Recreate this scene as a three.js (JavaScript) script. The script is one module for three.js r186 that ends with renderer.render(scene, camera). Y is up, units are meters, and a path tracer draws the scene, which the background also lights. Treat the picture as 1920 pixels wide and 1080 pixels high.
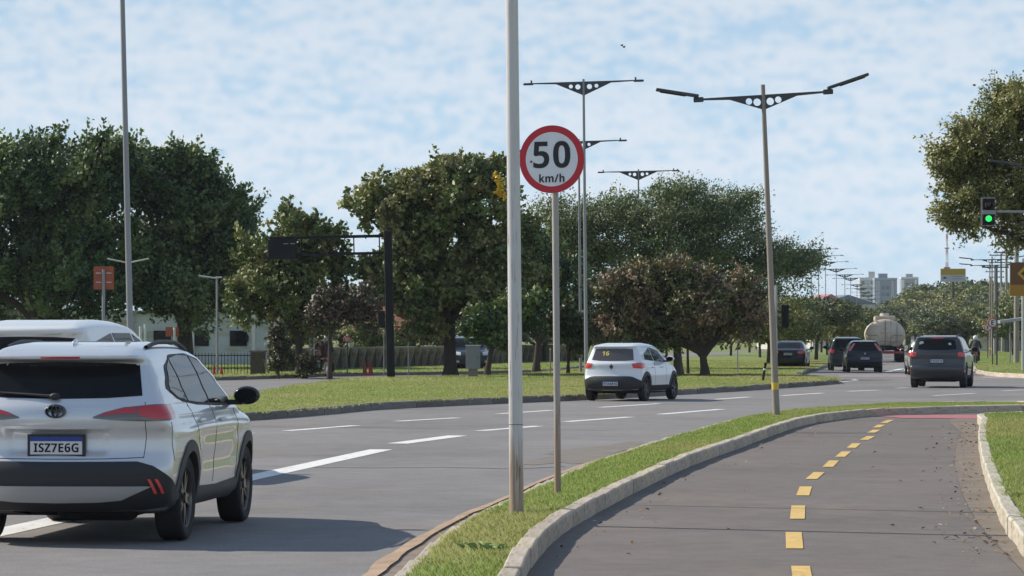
import * as THREE from 'three';
import { mergeGeometries } from 'three/addons/utils/BufferGeometryUtils.js';
import { RoundedBoxGeometry } from 'three/addons/geometries/RoundedBoxGeometry.js';
import { FontLoader } from 'three/addons/loaders/FontLoader.js';

// ------------------------------------------------------------------ camera, sky, sun, exposure
const scene = new THREE.Scene();
const FOCAL = 6000, EYE = 1.67, HORIZON = 630;              // in pixels of a 1920 x 1080 frame; metres
const camera = new THREE.PerspectiveCamera(2 * Math.atan(540 / FOCAL) * 180 / Math.PI, 1920 / 1080, 0.5, 6000);
camera.position.set(0, EYE, 0);
camera.lookAt(0, EYE, -100);
camera.setViewOffset(1920, 1080, 0, 540 - HORIZON, 1920, 1080);   // a level camera with a raised lens
const renderer = new THREE.WebGLRenderer({ antialias: true });
renderer.toneMapping = THREE.LinearToneMapping;
renderer.toneMappingExposure = 1.07;
renderer.shadowMap.enabled = true;

const SUN_DIR = new THREE.Vector3(-0.928 * Math.cos(0.63), Math.sin(0.63), -0.371 * Math.cos(0.63)).normalize();
const sun = new THREE.DirectionalLight(new THREE.Color(1, 0.93, 0.82), 5.0);
sun.position.copy(SUN_DIR).multiplyScalar(300).add(new THREE.Vector3(5, 0, -90));
sun.target.position.set(5, 0, -90);
sun.castShadow = true;
sun.shadow.mapSize.set(4096, 4096);
Object.assign(sun.shadow.camera, { left: -120, right: 120, top: 120, bottom: -120, near: 1, far: 700 });
scene.add(sun, sun.target);

// seeded random numbers and value noise
function rng(seed) { let a = seed >>> 0; return () => { a |= 0; a = a + 0x6D2B79F5 | 0; let t = Math.imul(a ^ a >>> 15, 1 | a); t = t + Math.imul(t ^ t >>> 7, 61 | t) ^ t; return ((t ^ t >>> 14) >>> 0) / 4294967296; }; }
const HASH = (() => { const r = rng(77), t = new Float32Array(65536); for (let i = 0; i < 65536; i++) t[i] = r(); return t; })();
const hash2 = (i, j) => HASH[((i * 73 + j * 9176 + (i >> 8) * 31 + (j >> 8) * 57) & 65535)];
function vnoise(x, y) {
  const i = Math.floor(x), j = Math.floor(y); let u = x - i, v = y - j; u = u * u * (3 - 2 * u); v = v * v * (3 - 2 * v);
  const a = hash2(i, j), b = hash2(i + 1, j), c = hash2(i, j + 1), d = hash2(i + 1, j + 1);
  return a + (b - a) * u + (c - a) * v + (a - b - c + d) * u * v;
}
function fbm(x, y, n) { let s = 0, a = 0.5, t = 0; for (let k = 0; k < n; k++) { s += a * vnoise(x, y); t += a; x = x * 2.03 + 17.1; y = y * 2.03 + 9.7; a *= 0.5; } return s / t; }
const clamp = (x, a = 0, b = 1) => Math.min(b, Math.max(a, x));
const lerp = (a, b, t) => a + (b - a) * t;
const sstep = (a, b, x) => { const t = clamp((x - a) / (b - a)); return t * t * (3 - 2 * t); };

// the sky: pale blue air under a broken sheet of small high clouds, the same all round
{
  const W = 4096, H = 2048, data = new Float32Array(W * H * 4);
  for (let j = 0; j < H; j++) {
    const el = ((j + 0.5) / H - 0.5) * Math.PI, y = Math.sin(el), ce = Math.cos(el);
    const up = Math.max(y, 0), k = Math.pow(1 - up, 3.2), m = Math.exp(-up * 11);
    let br = lerp(0.11, 0.45, k), bg = lerp(0.235, 0.69, k), bb = lerp(0.48, 0.885, k);
    br += 0.06 * m; bg += 0.04 * m;
    const cr = lerp(0.42, 0.775, k), cg = lerp(0.47, 0.845, k), cb = lerp(0.54, 0.93, k);
    for (let i = 0; i < W; i++) {
      const o = (j * W + i) * 4; let a = 0;
      if (y > -0.01) {
        const az = ((i + 0.5) / W - 0.5) * 2 * Math.PI, q = 1 / (up + 0.13);
        const cx = Math.cos(az) * ce * q * 42, cz = Math.sin(az) * ce * q * 42;
        const w = fbm(cx * 0.13 + 3, cz * 0.13, 3);
        const n = fbm(cx + w * 2.2 + 40, cz + w * 2.2 + 11, 4), fine = fbm(cx * 2.6, cz * 2.6 + 50, 3);
        a = sstep(0.26, 0.66, n * 0.68 + w * 0.36 + (fine - 0.5) * 0.36 + 0.0) * 0.88 + 0.12;
        a *= sstep(-0.01, 0.055, up) * 0.55 + 0.45;
        a *= lerp(0.55, 1, k);
      }
      data[o] = lerp(br, cr, a); data[o + 1] = lerp(bg, cg, a); data[o + 2] = lerp(bb, cb, a); data[o + 3] = 1;
    }
  }
  const t = new THREE.DataTexture(data, W, H, THREE.RGBAFormat, THREE.FloatType);
  t.mapping = THREE.EquirectangularReflectionMapping; t.magFilter = t.minFilter = THREE.LinearFilter; t.needsUpdate = true;
  scene.background = t; scene.environment = t;
}

// ------------------------------------------------------------------ helpers
const V = (x, y, z) => new THREE.Vector3(x, y, z);
const sOf = (D) => FOCAL / D;                                     // pixels per metre at a distance
const ground = (px, py, h = 0) => { const D = FOCAL * (EYE - h) / (py - HORIZON); return [(px - 960) / FOCAL * D, D]; };
const X = (px, D) => (px - 960) * D / FOCAL;
const Y = (py, D) => EYE - (py - HORIZON) * D / FOCAL;
const taken = {};
function numbered(name) { if (!(name in taken)) { taken[name] = 0; return name; } return name + '_' + String(++taken[name]).padStart(3, '0'); }
const shadowed = (o) => { o.traverse((m) => { if (m.isMesh) { m.castShadow = true; m.receiveShadow = true; } }); return o; };
function tag(o, label, category, group) { o.userData = { ...o.userData, label, category }; if (group) o.userData.group = group; return o; }
function thing(name, label, category, pos = [0, 0, 0], turn = 0, group) {
  const g = new THREE.Group(); g.name = numbered(name); g.position.set(...pos); g.rotation.y = turn; scene.add(g);
  return tag(g, label, category, group);
}
function mesh(name, geo, mat, parent) { const m = new THREE.Mesh(geo, mat); m.name = name; m.castShadow = m.receiveShadow = true; if (parent) parent.add(m); return m; }
function struct(name, geo, mat, label, category) { const m = mesh(numbered(name), geo, mat, scene); m.userData.kind = 'structure'; if (label) tag(m, label, category); return m; }
function copy(o, label, pos, turn = 0, scale = 1) {
  const c = o.clone(); c.name = numbered(o.name.replace(/_\d{3}$/, '')); c.userData = { ...o.userData, label };
  c.position.set(...pos); c.rotation.y = turn; if (Array.isArray(scale)) c.scale.set(...scale); else c.scale.setScalar(scale); scene.add(c); return c;
}
const rgb = (r, g, b) => new THREE.Color().setRGB(r, g, b);
const std = (color, rough = 0.8, metal = 0, extra = {}) => new THREE.MeshStandardMaterial({ color, roughness: rough, metalness: metal, side: THREE.DoubleSide, ...extra });
const phys = (color, o = {}) => new THREE.MeshPhysicalMaterial({ color, side: THREE.DoubleSide, ...o });
const boxG = (w, h, d, x = 0, y = 0, z = 0) => new THREE.BoxGeometry(w, h, d).translate(x, y, z);
const rboxG = (w, h, d, r, x = 0, y = 0, z = 0, seg = 2) => new RoundedBoxGeometry(w, h, d, seg, r).translate(x, y, z);
const cylG = (r0, r1, h, x = 0, y = 0, z = 0, seg = 16) => new THREE.CylinderGeometry(r1, r0, h, seg).translate(x, y + h / 2, z);   // r0 at the foot
function merge(list) { return mergeGeometries(list.map((g) => { let n = g.index ? g.toNonIndexed() : g; for (const k of Object.keys(n.attributes)) if (!['position', 'normal', 'uv'].includes(k)) n.deleteAttribute(k); return n; }), false); }
// a tapered limb along points
function limbG(pts, radii, seg = 7) {
  const pos = [], idx = [], up = V(0.3, 0.1, 0.95).normalize(); const n = pts.length;
  for (let i = 0; i < n; i++) {
    const a = pts[Math.max(0, i - 1)], b = pts[Math.min(n - 1, i + 1)], t = b.clone().sub(a).normalize();
    const u = up.clone().cross(t).normalize(), w = t.clone().cross(u);
    for (let k = 0; k < seg; k++) { const an = k / seg * 2 * Math.PI, p = pts[i].clone().addScaledVector(u, Math.cos(an) * radii[i]).addScaledVector(w, Math.sin(an) * radii[i]); pos.push(p.x, p.y, p.z); }
  }
  for (let i = 0; i < n - 1; i++) for (let k = 0; k < seg; k++) { const a = i * seg + k, b = i * seg + (k + 1) % seg; idx.push(a, b, a + seg, b, b + seg, a + seg); }
  const g = new THREE.BufferGeometry(); g.setAttribute('position', new THREE.Float32BufferAttribute(pos, 3)); g.setIndex(idx); g.computeVertexNormals();
  g.setAttribute('uv', new THREE.Float32BufferAttribute(new Float32Array(pos.length / 3 * 2), 2)); return g;
}
const barG = (a, b, r, seg = 8) => limbG([a, b], [r, r], seg);
// textures
function tex(w, h, fn, srgb = false, repeat = 1) {
  const d = new Uint8Array(w * h * 4);
  for (let j = 0; j < h; j++) for (let i = 0; i < w; i++) { const c = fn(i / w, j / h, i, j), o = (j * w + i) * 4; if (Array.isArray(c)) { d[o] = clamp(c[0]) * 255; d[o + 1] = clamp(c[1]) * 255; d[o + 2] = clamp(c[2]) * 255; } else d[o] = d[o + 1] = d[o + 2] = clamp(c) * 255; d[o + 3] = 255; }
  const t = new THREE.DataTexture(d, w, h); t.wrapS = t.wrapT = THREE.RepeatWrapping; t.magFilter = THREE.LinearFilter; t.minFilter = THREE.LinearFilter; if (srgb) t.colorSpace = THREE.SRGBColorSpace; t.repeat.set(repeat, repeat); t.needsUpdate = true; return t;
}
// noise that tiles over n cells
function tnoise(u, v, n) { const x = u * n, y = v * n, i = Math.floor(x), j = Math.floor(y); let a = x - i, b = y - j; a = a * a * (3 - 2 * a); b = b * b * (3 - 2 * b); const f = (p, q) => hash2((p % n + n) % n + n * 3, (q % n + n) % n + n * 7); return lerp(lerp(f(i, j), f(i + 1, j), a), lerp(f(i, j + 1), f(i + 1, j + 1), a), b); }
function tfbm(u, v, n, oct) { let s = 0, a = 0.5, t = 0; for (let k = 0; k < oct; k++) { s += a * tnoise(u, v, n); t += a; n *= 2; a *= 0.5; } return s / t; }
// curves on the ground, [x, distance]
function smooth(pts, per = 6) { const c = new THREE.CatmullRomCurve3(pts.map((p) => V(p[0], 0, p[1])), false, 'centripetal'); return c.getPoints((pts.length - 1) * per).map((p) => [p.x, p.z]); }
function resample(pts, step) { const c = new THREE.CurvePath(); for (let i = 0; i < pts.length - 1; i++) c.add(new THREE.LineCurve3(V(pts[i][0], 0, pts[i][1]), V(pts[i + 1][0], 0, pts[i + 1][1]))); const n = Math.max(1, Math.round(c.getLength() / step)); return c.getSpacedPoints(n).map((p) => [p.x, p.z]); }
function offset(pts, d) { return pts.map((p, i) => { const a = pts[Math.max(0, i - 1)], b = pts[Math.min(pts.length - 1, i + 1)], l = Math.hypot(b[0] - a[0], b[1] - a[1]); return [p[0] + (b[1] - a[1]) / l * d, p[1] - (b[0] - a[0]) / l * d]; }); }   // d > 0: to the right of the way
function flatG(poly, h) { const s = new THREE.Shape(poly.map((p) => new THREE.Vector2(p[0], p[1]))); return new THREE.ShapeGeometry(s).rotateX(-Math.PI / 2).translate(0, h, 0); }
function ribbonG(a, b, h, h2 = h) {
  const pos = [], uv = [], idx = []; let run = 0;
  a.forEach((p, i) => { if (i) run += Math.hypot(p[0] - a[i - 1][0], p[1] - a[i - 1][1]); pos.push(p[0], h, -p[1], b[i][0], h2, -b[i][1]); uv.push(p[0], p[1], b[i][0], b[i][1]); if (i) { const k = 2 * i; idx.push(k - 2, k - 1, k, k - 1, k + 1, k); } });
  const g = new THREE.BufferGeometry(); g.setAttribute('position', new THREE.Float32BufferAttribute(pos, 3)); g.setAttribute('uv', new THREE.Float32BufferAttribute(uv, 2)); g.setIndex(idx); g.computeVertexNormals();
  if (g.attributes.normal.getY(0) < 0) { const ix = g.index.array; for (let i = 0; i < ix.length; i += 3) { const t = ix[i]; ix[i] = ix[i + 1]; ix[i + 1] = t; } g.computeVertexNormals(); } return g;
}
function inside(poly, x, y) { let c = false; for (let i = 0, j = poly.length - 1; i < poly.length; j = i++) { const a = poly[i], b = poly[j]; if ((a[1] > y) !== (b[1] > y) && x < (b[0] - a[0]) * (y - a[1]) / (b[1] - a[1]) + a[0]) c = !c; } return c; }

// ------------------------------------------------------------------ materials of the ground
const grain = rng(5);
const bumpFine = tex(512, 512, () => 0.25 + 0.75 * grain());
bumpFine.repeat.set(0.5, 0.5);
function asphaltMap(seed, r, g, b, amount) {
  const q = rng(seed);
  return tex(2048, 2048, (u, v) => {
    const big = tfbm(u + 0.13, v, 5, 4) - 0.5, mid = tfbm(u, v + 0.3, 60, 3) - 0.5, f = q();
    let k = 1 + amount * (big * 0.55 + mid * 0.35) + (f - 0.5) * 0.34; if (f > 0.985) k *= 1.5; if (f < 0.03) k *= 0.62;
    const d = clamp((tfbm(u + 0.5, v + 0.2, 9, 3) - 0.55) * 4) * 0.12;
    return [r * k * (1 + d * 0.6), g * k * (1 + d * 0.25), b * k * (1 - d * 0.3)];
  });
}
const roadMap = asphaltMap(11, 0.5, 0.5, 0.51, 0.85); roadMap.repeat.set(1 / 14, 1 / 14);
const pathMap = asphaltMap(12, 0.5, 0.475, 0.465, 1.0); pathMap.repeat.set(1 / 11, 1 / 11);
const M = {
  road: std(rgb(0.365, 0.342, 0.322), 0.9, 0, { map: roadMap, bumpMap: bumpFine, bumpScale: 0.003 }),
  path: std(rgb(0.268, 0.243, 0.222), 0.93, 0, { map: pathMap, bumpMap: bumpFine, bumpScale: 0.004 }),
};
const soilMap = (() => { const q = rng(21); return tex(1024, 1024, (u, v) => { const a = tfbm(u, v, 8, 5), f = q(); const k = 0.7 + 0.5 * a + (f - 0.5) * 0.25; return [0.50 * k, 0.37 * k, 0.25 * k]; }); })();
const turfMap = (() => { const q = rng(22); return tex(1024, 1024, (u, v) => { const a = tfbm(u, v, 7, 5), f = q(), dry = clamp((a - 0.5) * 4); const k = 0.72 + 0.5 * tfbm(u + 0.4, v, 50, 3) + (f - 0.5) * 0.3; return [lerp(0.32, 0.52, dry) * k, lerp(0.44, 0.47, dry) * k, lerp(0.10, 0.19, dry) * k]; }); })();
turfMap.repeat.set(1 / 6, 1 / 6); soilMap.repeat.set(1 / 2.4, 1 / 2.4);
M.turf = std(rgb(0.47, 0.48, 0.38), 1, 0, { map: turfMap });
M.soil = std(rgb(0.62, 0.6, 0.6), 1, 0, { map: soilMap });
const concMap = (() => { const q = rng(23); return tex(512, 512, (u, v) => { const a = tfbm(u, v, 6, 5), b = clamp((tfbm(u + 0.3, v + 0.6, 11, 4) - 0.52) * 5), f = q(); const k = 0.74 + 0.42 * a + (f - 0.5) * 0.18; return [k * lerp(0.92, 0.78, b), k * lerp(0.90, 0.66, b), k * lerp(0.86, 0.53, b)]; }); })();
concMap.repeat.set(0.8, 0.8);
M.kerbCream = [0.60, 0.53, 0.64].map((k, i) => std(rgb(k, k * 0.88, k * (0.76 - 0.03 * i)), 0.9, 0, { map: concMap, bumpMap: bumpFine, bumpScale: 0.004 }));
M.kerbGrey = [0.23, 0.26, 0.20].map((k) => std(rgb(k, k * 0.95, k * 0.89), 0.92, 0, { map: concMap, bumpMap: bumpFine, bumpScale: 0.004 }));
M.kerbWhite = [0.56, 0.52, 0.60].map((k) => std(rgb(k, k * 0.93, k * 0.78), 0.85, 0, { map: concMap, bumpMap: bumpFine, bumpScale: 0.003 }));
M.gutter = std(rgb(0.25, 0.205, 0.175), 0.95, 0, { map: concMap, bumpMap: bumpFine, bumpScale: 0.004 });
M.redDirt = std(rgb(0.84, 0.80, 0.80), 1, 0, { map: soilMap, bumpMap: bumpFine, bumpScale: 0.01 });
const wornMap = (() => { const q = rng(24); return tex(512, 512, (u, v) => { const a = tfbm(u, v, 24, 4), f = q(); const k = 0.86 + 0.25 * (tfbm(u, v, 5, 4) - 0.5) - (f < 0.09 ? 0.3 : 0) - clamp((a - 0.66) * 6) * 0.45; return k; }); })();
wornMap.repeat.set(0.7, 0.7);
M.paintWhite = std(rgb(0.86, 0.84, 0.80), 0.7, 0, { map: wornMap });
M.paintYellow = std(rgb(0.74, 0.49, 0.15), 0.75, 0, { map: wornMap });
M.paintRed = std(rgb(0.46, 0.15, 0.16), 0.8, 0, { map: wornMap });

// ------------------------------------------------------------------ outlines of the ground (pixel readings turned into metres)
const BED = 0.15;
const up = (list) => list.map(([x, y]) => ground(x, y, BED));
const flat = (list) => list.map(([x, y]) => ground(x, y, 0));
// verge between road and cycle path: left edge (road side), right edge (path side), both from near to far
const VERGE_LOW = 0.035;
const vergeLeft = smooth([[-1.2, 14], ...((l) => l.map(([x, y]) => ground(x, y, VERGE_LOW + 0.02)))([[757, 1070], [807, 1023], [853, 990], [897, 963], [953, 937], [1037, 897], [1100, 872], [1167, 848], [1200, 836], [1280, 813], [1340, 796], [1410, 779], [1510, 766], [1610, 759], [1710, 754.5], [1900, 751.5]]), [13.5, 75.5], [22, 76.5]]);
const vergeRight = smooth([[-0.35, 14], ...up([[945, 1110], [960, 1080], [973, 1053], [990, 1023], [1023, 990], [1063, 960], [1120, 930], [1187, 898], [1253, 868], [1320, 843], [1390, 820], [1460, 796], [1510, 782], [1580, 772], [1635, 767.5], [1760, 763], [1900, 760]]), [13.4, 70.8], [22, 71.6]]);
// verge right of the cycle path, its left edge from near to far
const sideLeft = smooth([[3.05, 17], ...up([[1960, 1075], [1920, 1005], [1885, 960], [1860, 905], [1842, 850], [1837, 812], [1842, 788], [1858, 775]]), [10.6, 63.7], [13, 64.4], [20, 65]]);
const sideAsphalt = smooth([[3.0, 17.5], ...flat([[1965, 1130], [1910, 1065], [1840, 990], [1802, 920], [1791, 855], [1803, 815], [1832, 782]]), [11, 65.6]]);
// median: edge towards the near carriageway, then round the nose and along the far road
const medianNear = smooth([[-16, 43], [-9.5, 54], ...up([[472, 774], [610, 764], [712, 755.5], [953, 745], [1090, 739.5], [1270, 730.5], [1445, 720.5], [1540, 714], [1572, 711]])]);
const medianFar = smooth(up([[1572, 711], [1555, 706.5], [1490, 703], [1500, 697], [1545, 684], [1585, 671], [1620, 660], [1650, 652]]).concat([[58, 520], [80, 700]]));
const medianBack = up([[1530, 652.5], [1350, 664], [1250, 672], [1120, 688], [1000, 699], [880, 703], [720, 706.5], [640, 711], [560, 720], [500, 731], [440, 742]]).concat([[-16, 66], [-24, 55]]);
const sidewalkFar = smooth(up([[1925, 702], [1880, 700], [1840, 696], [1822, 684], [1805, 670], [1785, 660], [1765, 651]]).concat([[92, 640]]));

function evenly(line, n) { const c = resample(line, 0.05), o = []; for (let k = 0; k <= n; k++) o.push(c[Math.round(k / n * (c.length - 1))]); return o; }
function vergeTop(x, d) { let a = 1e9, b = 1e9; for (const p of vl) a = Math.min(a, (p[0] - x) ** 2 + (p[1] - d) ** 2); for (const p of vr) b = Math.min(b, (p[0] - x) ** 2 + (p[1] - d) ** 2); a = Math.sqrt(a); b = Math.sqrt(b); return lerp(VERGE_LOW, 0.13, a / (a + b)); }
// ------------------------------------------------------------------ sheets
struct('ground', new THREE.PlaneGeometry(9000, 9000).rotateX(-Math.PI / 2).translate(0, -0.06, -1500), M.turf);
struct('road', flatG([[-120, 5], [60, 5], [60, 128], [118, 640], [84, 720], [36, 400], [-10, 190], [-120, 175]], 0), M.road, 'grey asphalt avenue with broken white lane lines', 'road');
struct('cycle_path', flatG([...offset(vergeRight, -0.05), [22, 66.2], [11, 65.6], ...sideAsphalt.slice().reverse(), [-1, 14]], 0.006), M.path, 'dark asphalt cycle path with a broken yellow centre line', 'cycle path');
struct('gutter', flatG([...sideAsphalt, [20, 66], ...offset(sideLeft, 0.06).slice().reverse()], 0.011), std(rgb(0.39, 0.43, 0.50), 0.95, 0, { map: soilMap, bumpMap: bumpFine, bumpScale: 0.006 }), 'brown littered concrete gutter along the curved cream kerb', 'gutter');
struct('crossing', ribbonG(smooth([[7.4, 66.9], [8.3, 67.1], [10.6, 67.4], [13, 67.8], [22, 68.4]]), smooth([[7.9, 64.6], [8.6, 64.4], [10.6, 64.6], [13, 65.3], [22, 66.2]]), 0.014), M.paintRed, 'faded red painted patch where the cycle path bends away', 'crossing');
const vl = evenly(vergeLeft, 160), vr = evenly(vergeRight, 160);
struct('verge', ribbonG(vl, vr, VERGE_LOW, 0.13), M.turf, 'narrow grass verge between avenue and cycle path', 'verge');
struct('verge', flatG([...sideLeft, [60, 65], [60, 17]], 0.13), M.turf, 'grass verge at the far side of the cycle path behind the cream kerb', 'verge');
const medianPoly = [...medianNear, ...medianFar.slice(1), ...medianBack];
struct('median', flatG(medianPoly, 0.13), M.turf, 'broad grass median with trees between the carriageways', 'median');
struct('verge', flatG([...sidewalkFar, [130, 640], [60, 150]], 0.13), M.turf, 'grass verge with utility poles across the junction', 'verge');
const farVerge = [...up([[300, 708], [400, 706], [480, 704], [620, 699], [720, 697.5], [900, 695], [1000, 693], [1100, 684], [1250, 666]]), [10, 330], [-60, 330], [-60, 140]];
struct('verge', flatG(farVerge, 0.13), M.turf, 'grass verge in front of the long ribbed wall', 'verge');

// ------------------------------------------------------------------ kerbs, stone by stone
const kerbGeos = [0, 1, 2].map((k) => { const g = new RoundedBoxGeometry(0.995, 0.24, 0.13, 3, 0.014 + 0.005 * k); const p = g.attributes.position, q = rng(31 + k); for (let i = 0; i < p.count; i++) { const n = vnoise(p.getX(i) * 7 + k * 9, p.getZ(i) * 9 + p.getY(i) * 5); p.setY(i, p.getY(i) + (n - 0.5) * 0.02); p.setZ(i, p.getZ(i) + (vnoise(p.getX(i) * 6 + 3, p.getY(i) * 9 + k) - 0.5) * 0.014); } g.computeVertexNormals(); return g; });
function kerb(label, line, mats, step, seed, sink = 0.02) {
  const g = new THREE.Group(); g.name = numbered('kerb'); g.userData.kind = 'structure'; tag(g, label, 'kerb'); scene.add(g);
  const pts = resample(line, step), q = rng(seed);
  for (let i = 0; i < pts.length - 1; i++) {
    const a = pts[i], b = pts[i + 1], L = Math.hypot(b[0] - a[0], b[1] - a[1]);
    const m = mesh('kerb_stone', kerbGeos[Math.floor(q() * 3)], mats[Math.floor(q() * 3)], g);
    m.position.set((a[0] + b[0]) / 2 + (q() - 0.5) * 0.012, 0.043 + (q() - 0.5) * 0.012 - sink, -(a[1] + b[1]) / 2);
    m.rotation.set((q() - 0.5) * 0.02, Math.atan2(b[1] - a[1], b[0] - a[0]), (q() - 0.5) * 0.012);
    m.scale.x = L / 1.0;
  }
  return g;
}
kerb('worn cream kerb between the grass verge and the cycle path', offset(vergeRight, -0.03), M.kerbCream, 1.0, 41, 0);
kerb('low stained kerb along the road edge of the narrow verge', offset(vergeLeft, 0.04), M.kerbCream, 1.0, 42, 0.105);
kerb('cream painted kerb curving along the far side of the cycle path', offset(sideLeft, 0.05), M.kerbWhite, 1.0, 43, -0.01);
kerb('grey concrete kerb along the near side of the grass median', offset(medianNear, -0.05), M.kerbGrey, 1.4, 44, 0);
kerb('grey concrete kerb of the median beside the queueing dark cars', offset(medianFar, -0.05), M.kerbGrey, 2.2, 45, 0);
kerb('pale kerb of the verge across the junction', offset(sidewalkFar, 0.05), M.kerbWhite, 1.6, 46, 0);
kerb('thin kerb of the verge in front of the ribbed wall', smooth(farVerge.slice(0, 9)), M.kerbGrey, 2, 47, 0.02);
// gutter strip and washed-out red earth along the road edge of the verge
{
  const near = resample(vergeLeft.filter((p) => p[1] < 47), 0.5);
  struct('gutter', ribbonG(offset(near, -0.02), near.map((p, i) => offset(near, -lerp(0.36, 0.2, clamp(i / 30)))[i]), 0.005), M.gutter, 'narrow brown concrete gutter along the grass verge', 'gutter');
  const q = rng(51), inner = [], outer = [];
  near.forEach((p, i) => { const t = clamp(i / 36), w = lerp(0.21, 0.1, t) * sstep(near.length, near.length - 14, i), c = lerp(0.30, 0.16, t); inner.push(c - w * (0.25 + 0.25 * vnoise(i * 0.9, 2))); outer.push(c + w * (0.35 + 0.4 * vnoise(i * 0.7, 9))); });
  struct('earth_strip', ribbonG(near.map((p, i) => offset(near, -inner[i])[i]), near.map((p, i) => offset(near, -outer[i])[i]), 0.02, 0.009), M.redDirt, 'strip of orange earth washed along the road edge', 'earth');
  // patch of old dirt in the road's edge further on
  const c = ground(1150, 846), pts = []; for (let k = 0; k < 26; k++) { const a = k / 26 * 6.283, r = 0.75 + 0.5 * vnoise(k * 0.8, 4); pts.push([c[0] + Math.cos(a) * 0.75 * r + Math.sin(a) * 0.9 * r, c[1] + Math.sin(a) * 4.2 * r]); }
  struct('earth_patch', flatG(pts, 0.004), std(rgb(0.37, 0.44, 0.55), 1, 0, { map: soilMap }), 'patch of dried brown earth on the asphalt beside the verge', 'earth');
}

// ------------------------------------------------------------------ painted markings, each dash a piece
function dash(a, b, w, mat, name, h, parent) { // a, b on the ground
  const l = Math.hypot(b[0] - a[0], b[1] - a[1]), nx = (b[1] - a[1]) / l * w / 2, ny = -(b[0] - a[0]) / l * w / 2;
  return mesh(name, flatG([[a[0] - nx, a[1] - ny], [a[0] + nx, a[1] + ny], [b[0] + nx, b[1] + ny], [b[0] - nx, b[1] - ny]], h), mat, parent);
}
function markings(name, label) { const g = new THREE.Group(); g.name = numbered(name); g.userData.kind = 'structure'; tag(g, label, 'road marking'); scene.add(g); return g; }
{
  let g = markings('lane_marking', 'white lane line nearest to the verge, long stroke then short dashes');
  dash([-5.6, 17], ground(715, 843), 0.34, M.paintWhite, 'dash', 0.004, g);
  for (const [a, b, c, d] of [[745, 832, 858, 817], [900, 808, 1010, 799], [1060, 791, 1182, 782], [1238, 777, 1352, 767.5], [1470, 742, 1543, 737], [1590, 734, 1648, 731.5]].slice(0, 4)) dash(ground(a, b), ground(c, d), a < 800 ? 0.34 : 0.24, M.paintWhite, 'dash', 0.004, g);
  g = markings('lane_marking', 'white lane dashes nearer to the grass median');
  for (const [a, b, c, d] of [[380, 820, 470, 812], [537, 808, 668, 798], [745, 790, 858, 783.5], [935, 776, 1035, 769.5], [1125, 764, 1236, 757], [1325, 750, 1405, 744.5], [1465, 742, 1543, 737], [1590, 734, 1648, 731.5], [1680, 728, 1702, 727]]) dash(ground(a, b), ground(c, d), 0.22, M.paintWhite, 'dash', 0.004, g);
  g = markings('lane_marking', 'white dashes behind the grey boxy car at the junction');
  for (const [a, b, c, d] of [[1750, 742, 1828, 737.5], [1880, 733, 1920, 731]]) dash(ground(a, b), ground(c, d), 0.17, M.paintWhite, 'dash', 0.004, g);
  g = markings('lane_marking', 'yellow dashes along the middle of the cycle path');
  // strokes of the centre line: foot and head of each in the picture
  for (const [a, b, c, d] of [[1506, 1096, 1501, 1064], [1490, 1031, 1488, 1000], [1495, 975, 1497, 950], [1505, 931, 1511, 914], [1521, 900, 1536, 887], [1552, 877, 1564, 865], [1575, 858, 1587, 848], [1596, 841, 1606, 832.5], [1620, 826, 1633, 819], [1633, 812.5, 1644, 807], [1643, 802.5, 1653, 797.5], [1657, 794, 1670, 788.5], [1693, 785, 1712, 780.5], [1745, 777, 1768, 773.5]]) dash(ground(a, b), ground(c, d), 0.135, M.paintYellow, 'dash', 0.012, g);
  g = markings('crosswalk_marking', 'faded red and white crossing stripes beyond the median nose');
  for (let k = 0; k < 7; k++) { const D = 131 + k * 0.9, a = [X(1572, D), D], b = [X(1700, D), D]; if (k % 2 === 0) dash(a, b, 0.45, M.paintWhite, 'stripe', 0.004, g); else dash(a, b, 0.5, M.paintRed, 'stripe', 0.0045, g); }
  g = markings('crosswalk_marking', 'faded red and white crossing stripes before the utility pole verge');
  for (let k = 0; k < 6; k++) { const D = 128 + k * 0.9, a = [X(1838, D), D], b = [X(1960, D), D - 2.5]; dash(a, b, 0.45, k % 2 ? M.paintRed : M.paintWhite, 'stripe', 0.004, g); }
  g = markings('lane_marking', 'white edge line round the nose of the median');
  { const a = resample(smooth([ground(1440, 729.5), ground(1520, 720), ground(1580, 715.5), ground(1606, 713.5), ground(1600, 711)]), 1); mesh('line', ribbonG(offset(a, -0.1), offset(a, 0.1), 0.004), M.paintWhite, g); }
  g = markings('lane_marking', 'white lane line beside the tanker truck');
  dash([X(1664, 150), 150], [X(1692, 163), 163], 0.3, M.paintWhite, 'dash', 0.004, g);
}
// road patches: hairline of sealed joint across the avenue
struct('road_joint', ribbonG(offset(resample(smooth([ground(560, 876), ground(700, 877.5), ground(850, 877), ground(960, 879), ground(1060, 875)]), 0.3), -0.03), offset(resample(smooth([ground(560, 876), ground(700, 877.5), ground(850, 877), ground(960, 879), ground(1060, 875)]), 0.3), 0.03).map((p) => p), 0.003), std(rgb(0.05, 0.05, 0.052), 0.9), 'dark sealed joint across the avenue before the speed sign', 'joint');

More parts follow.
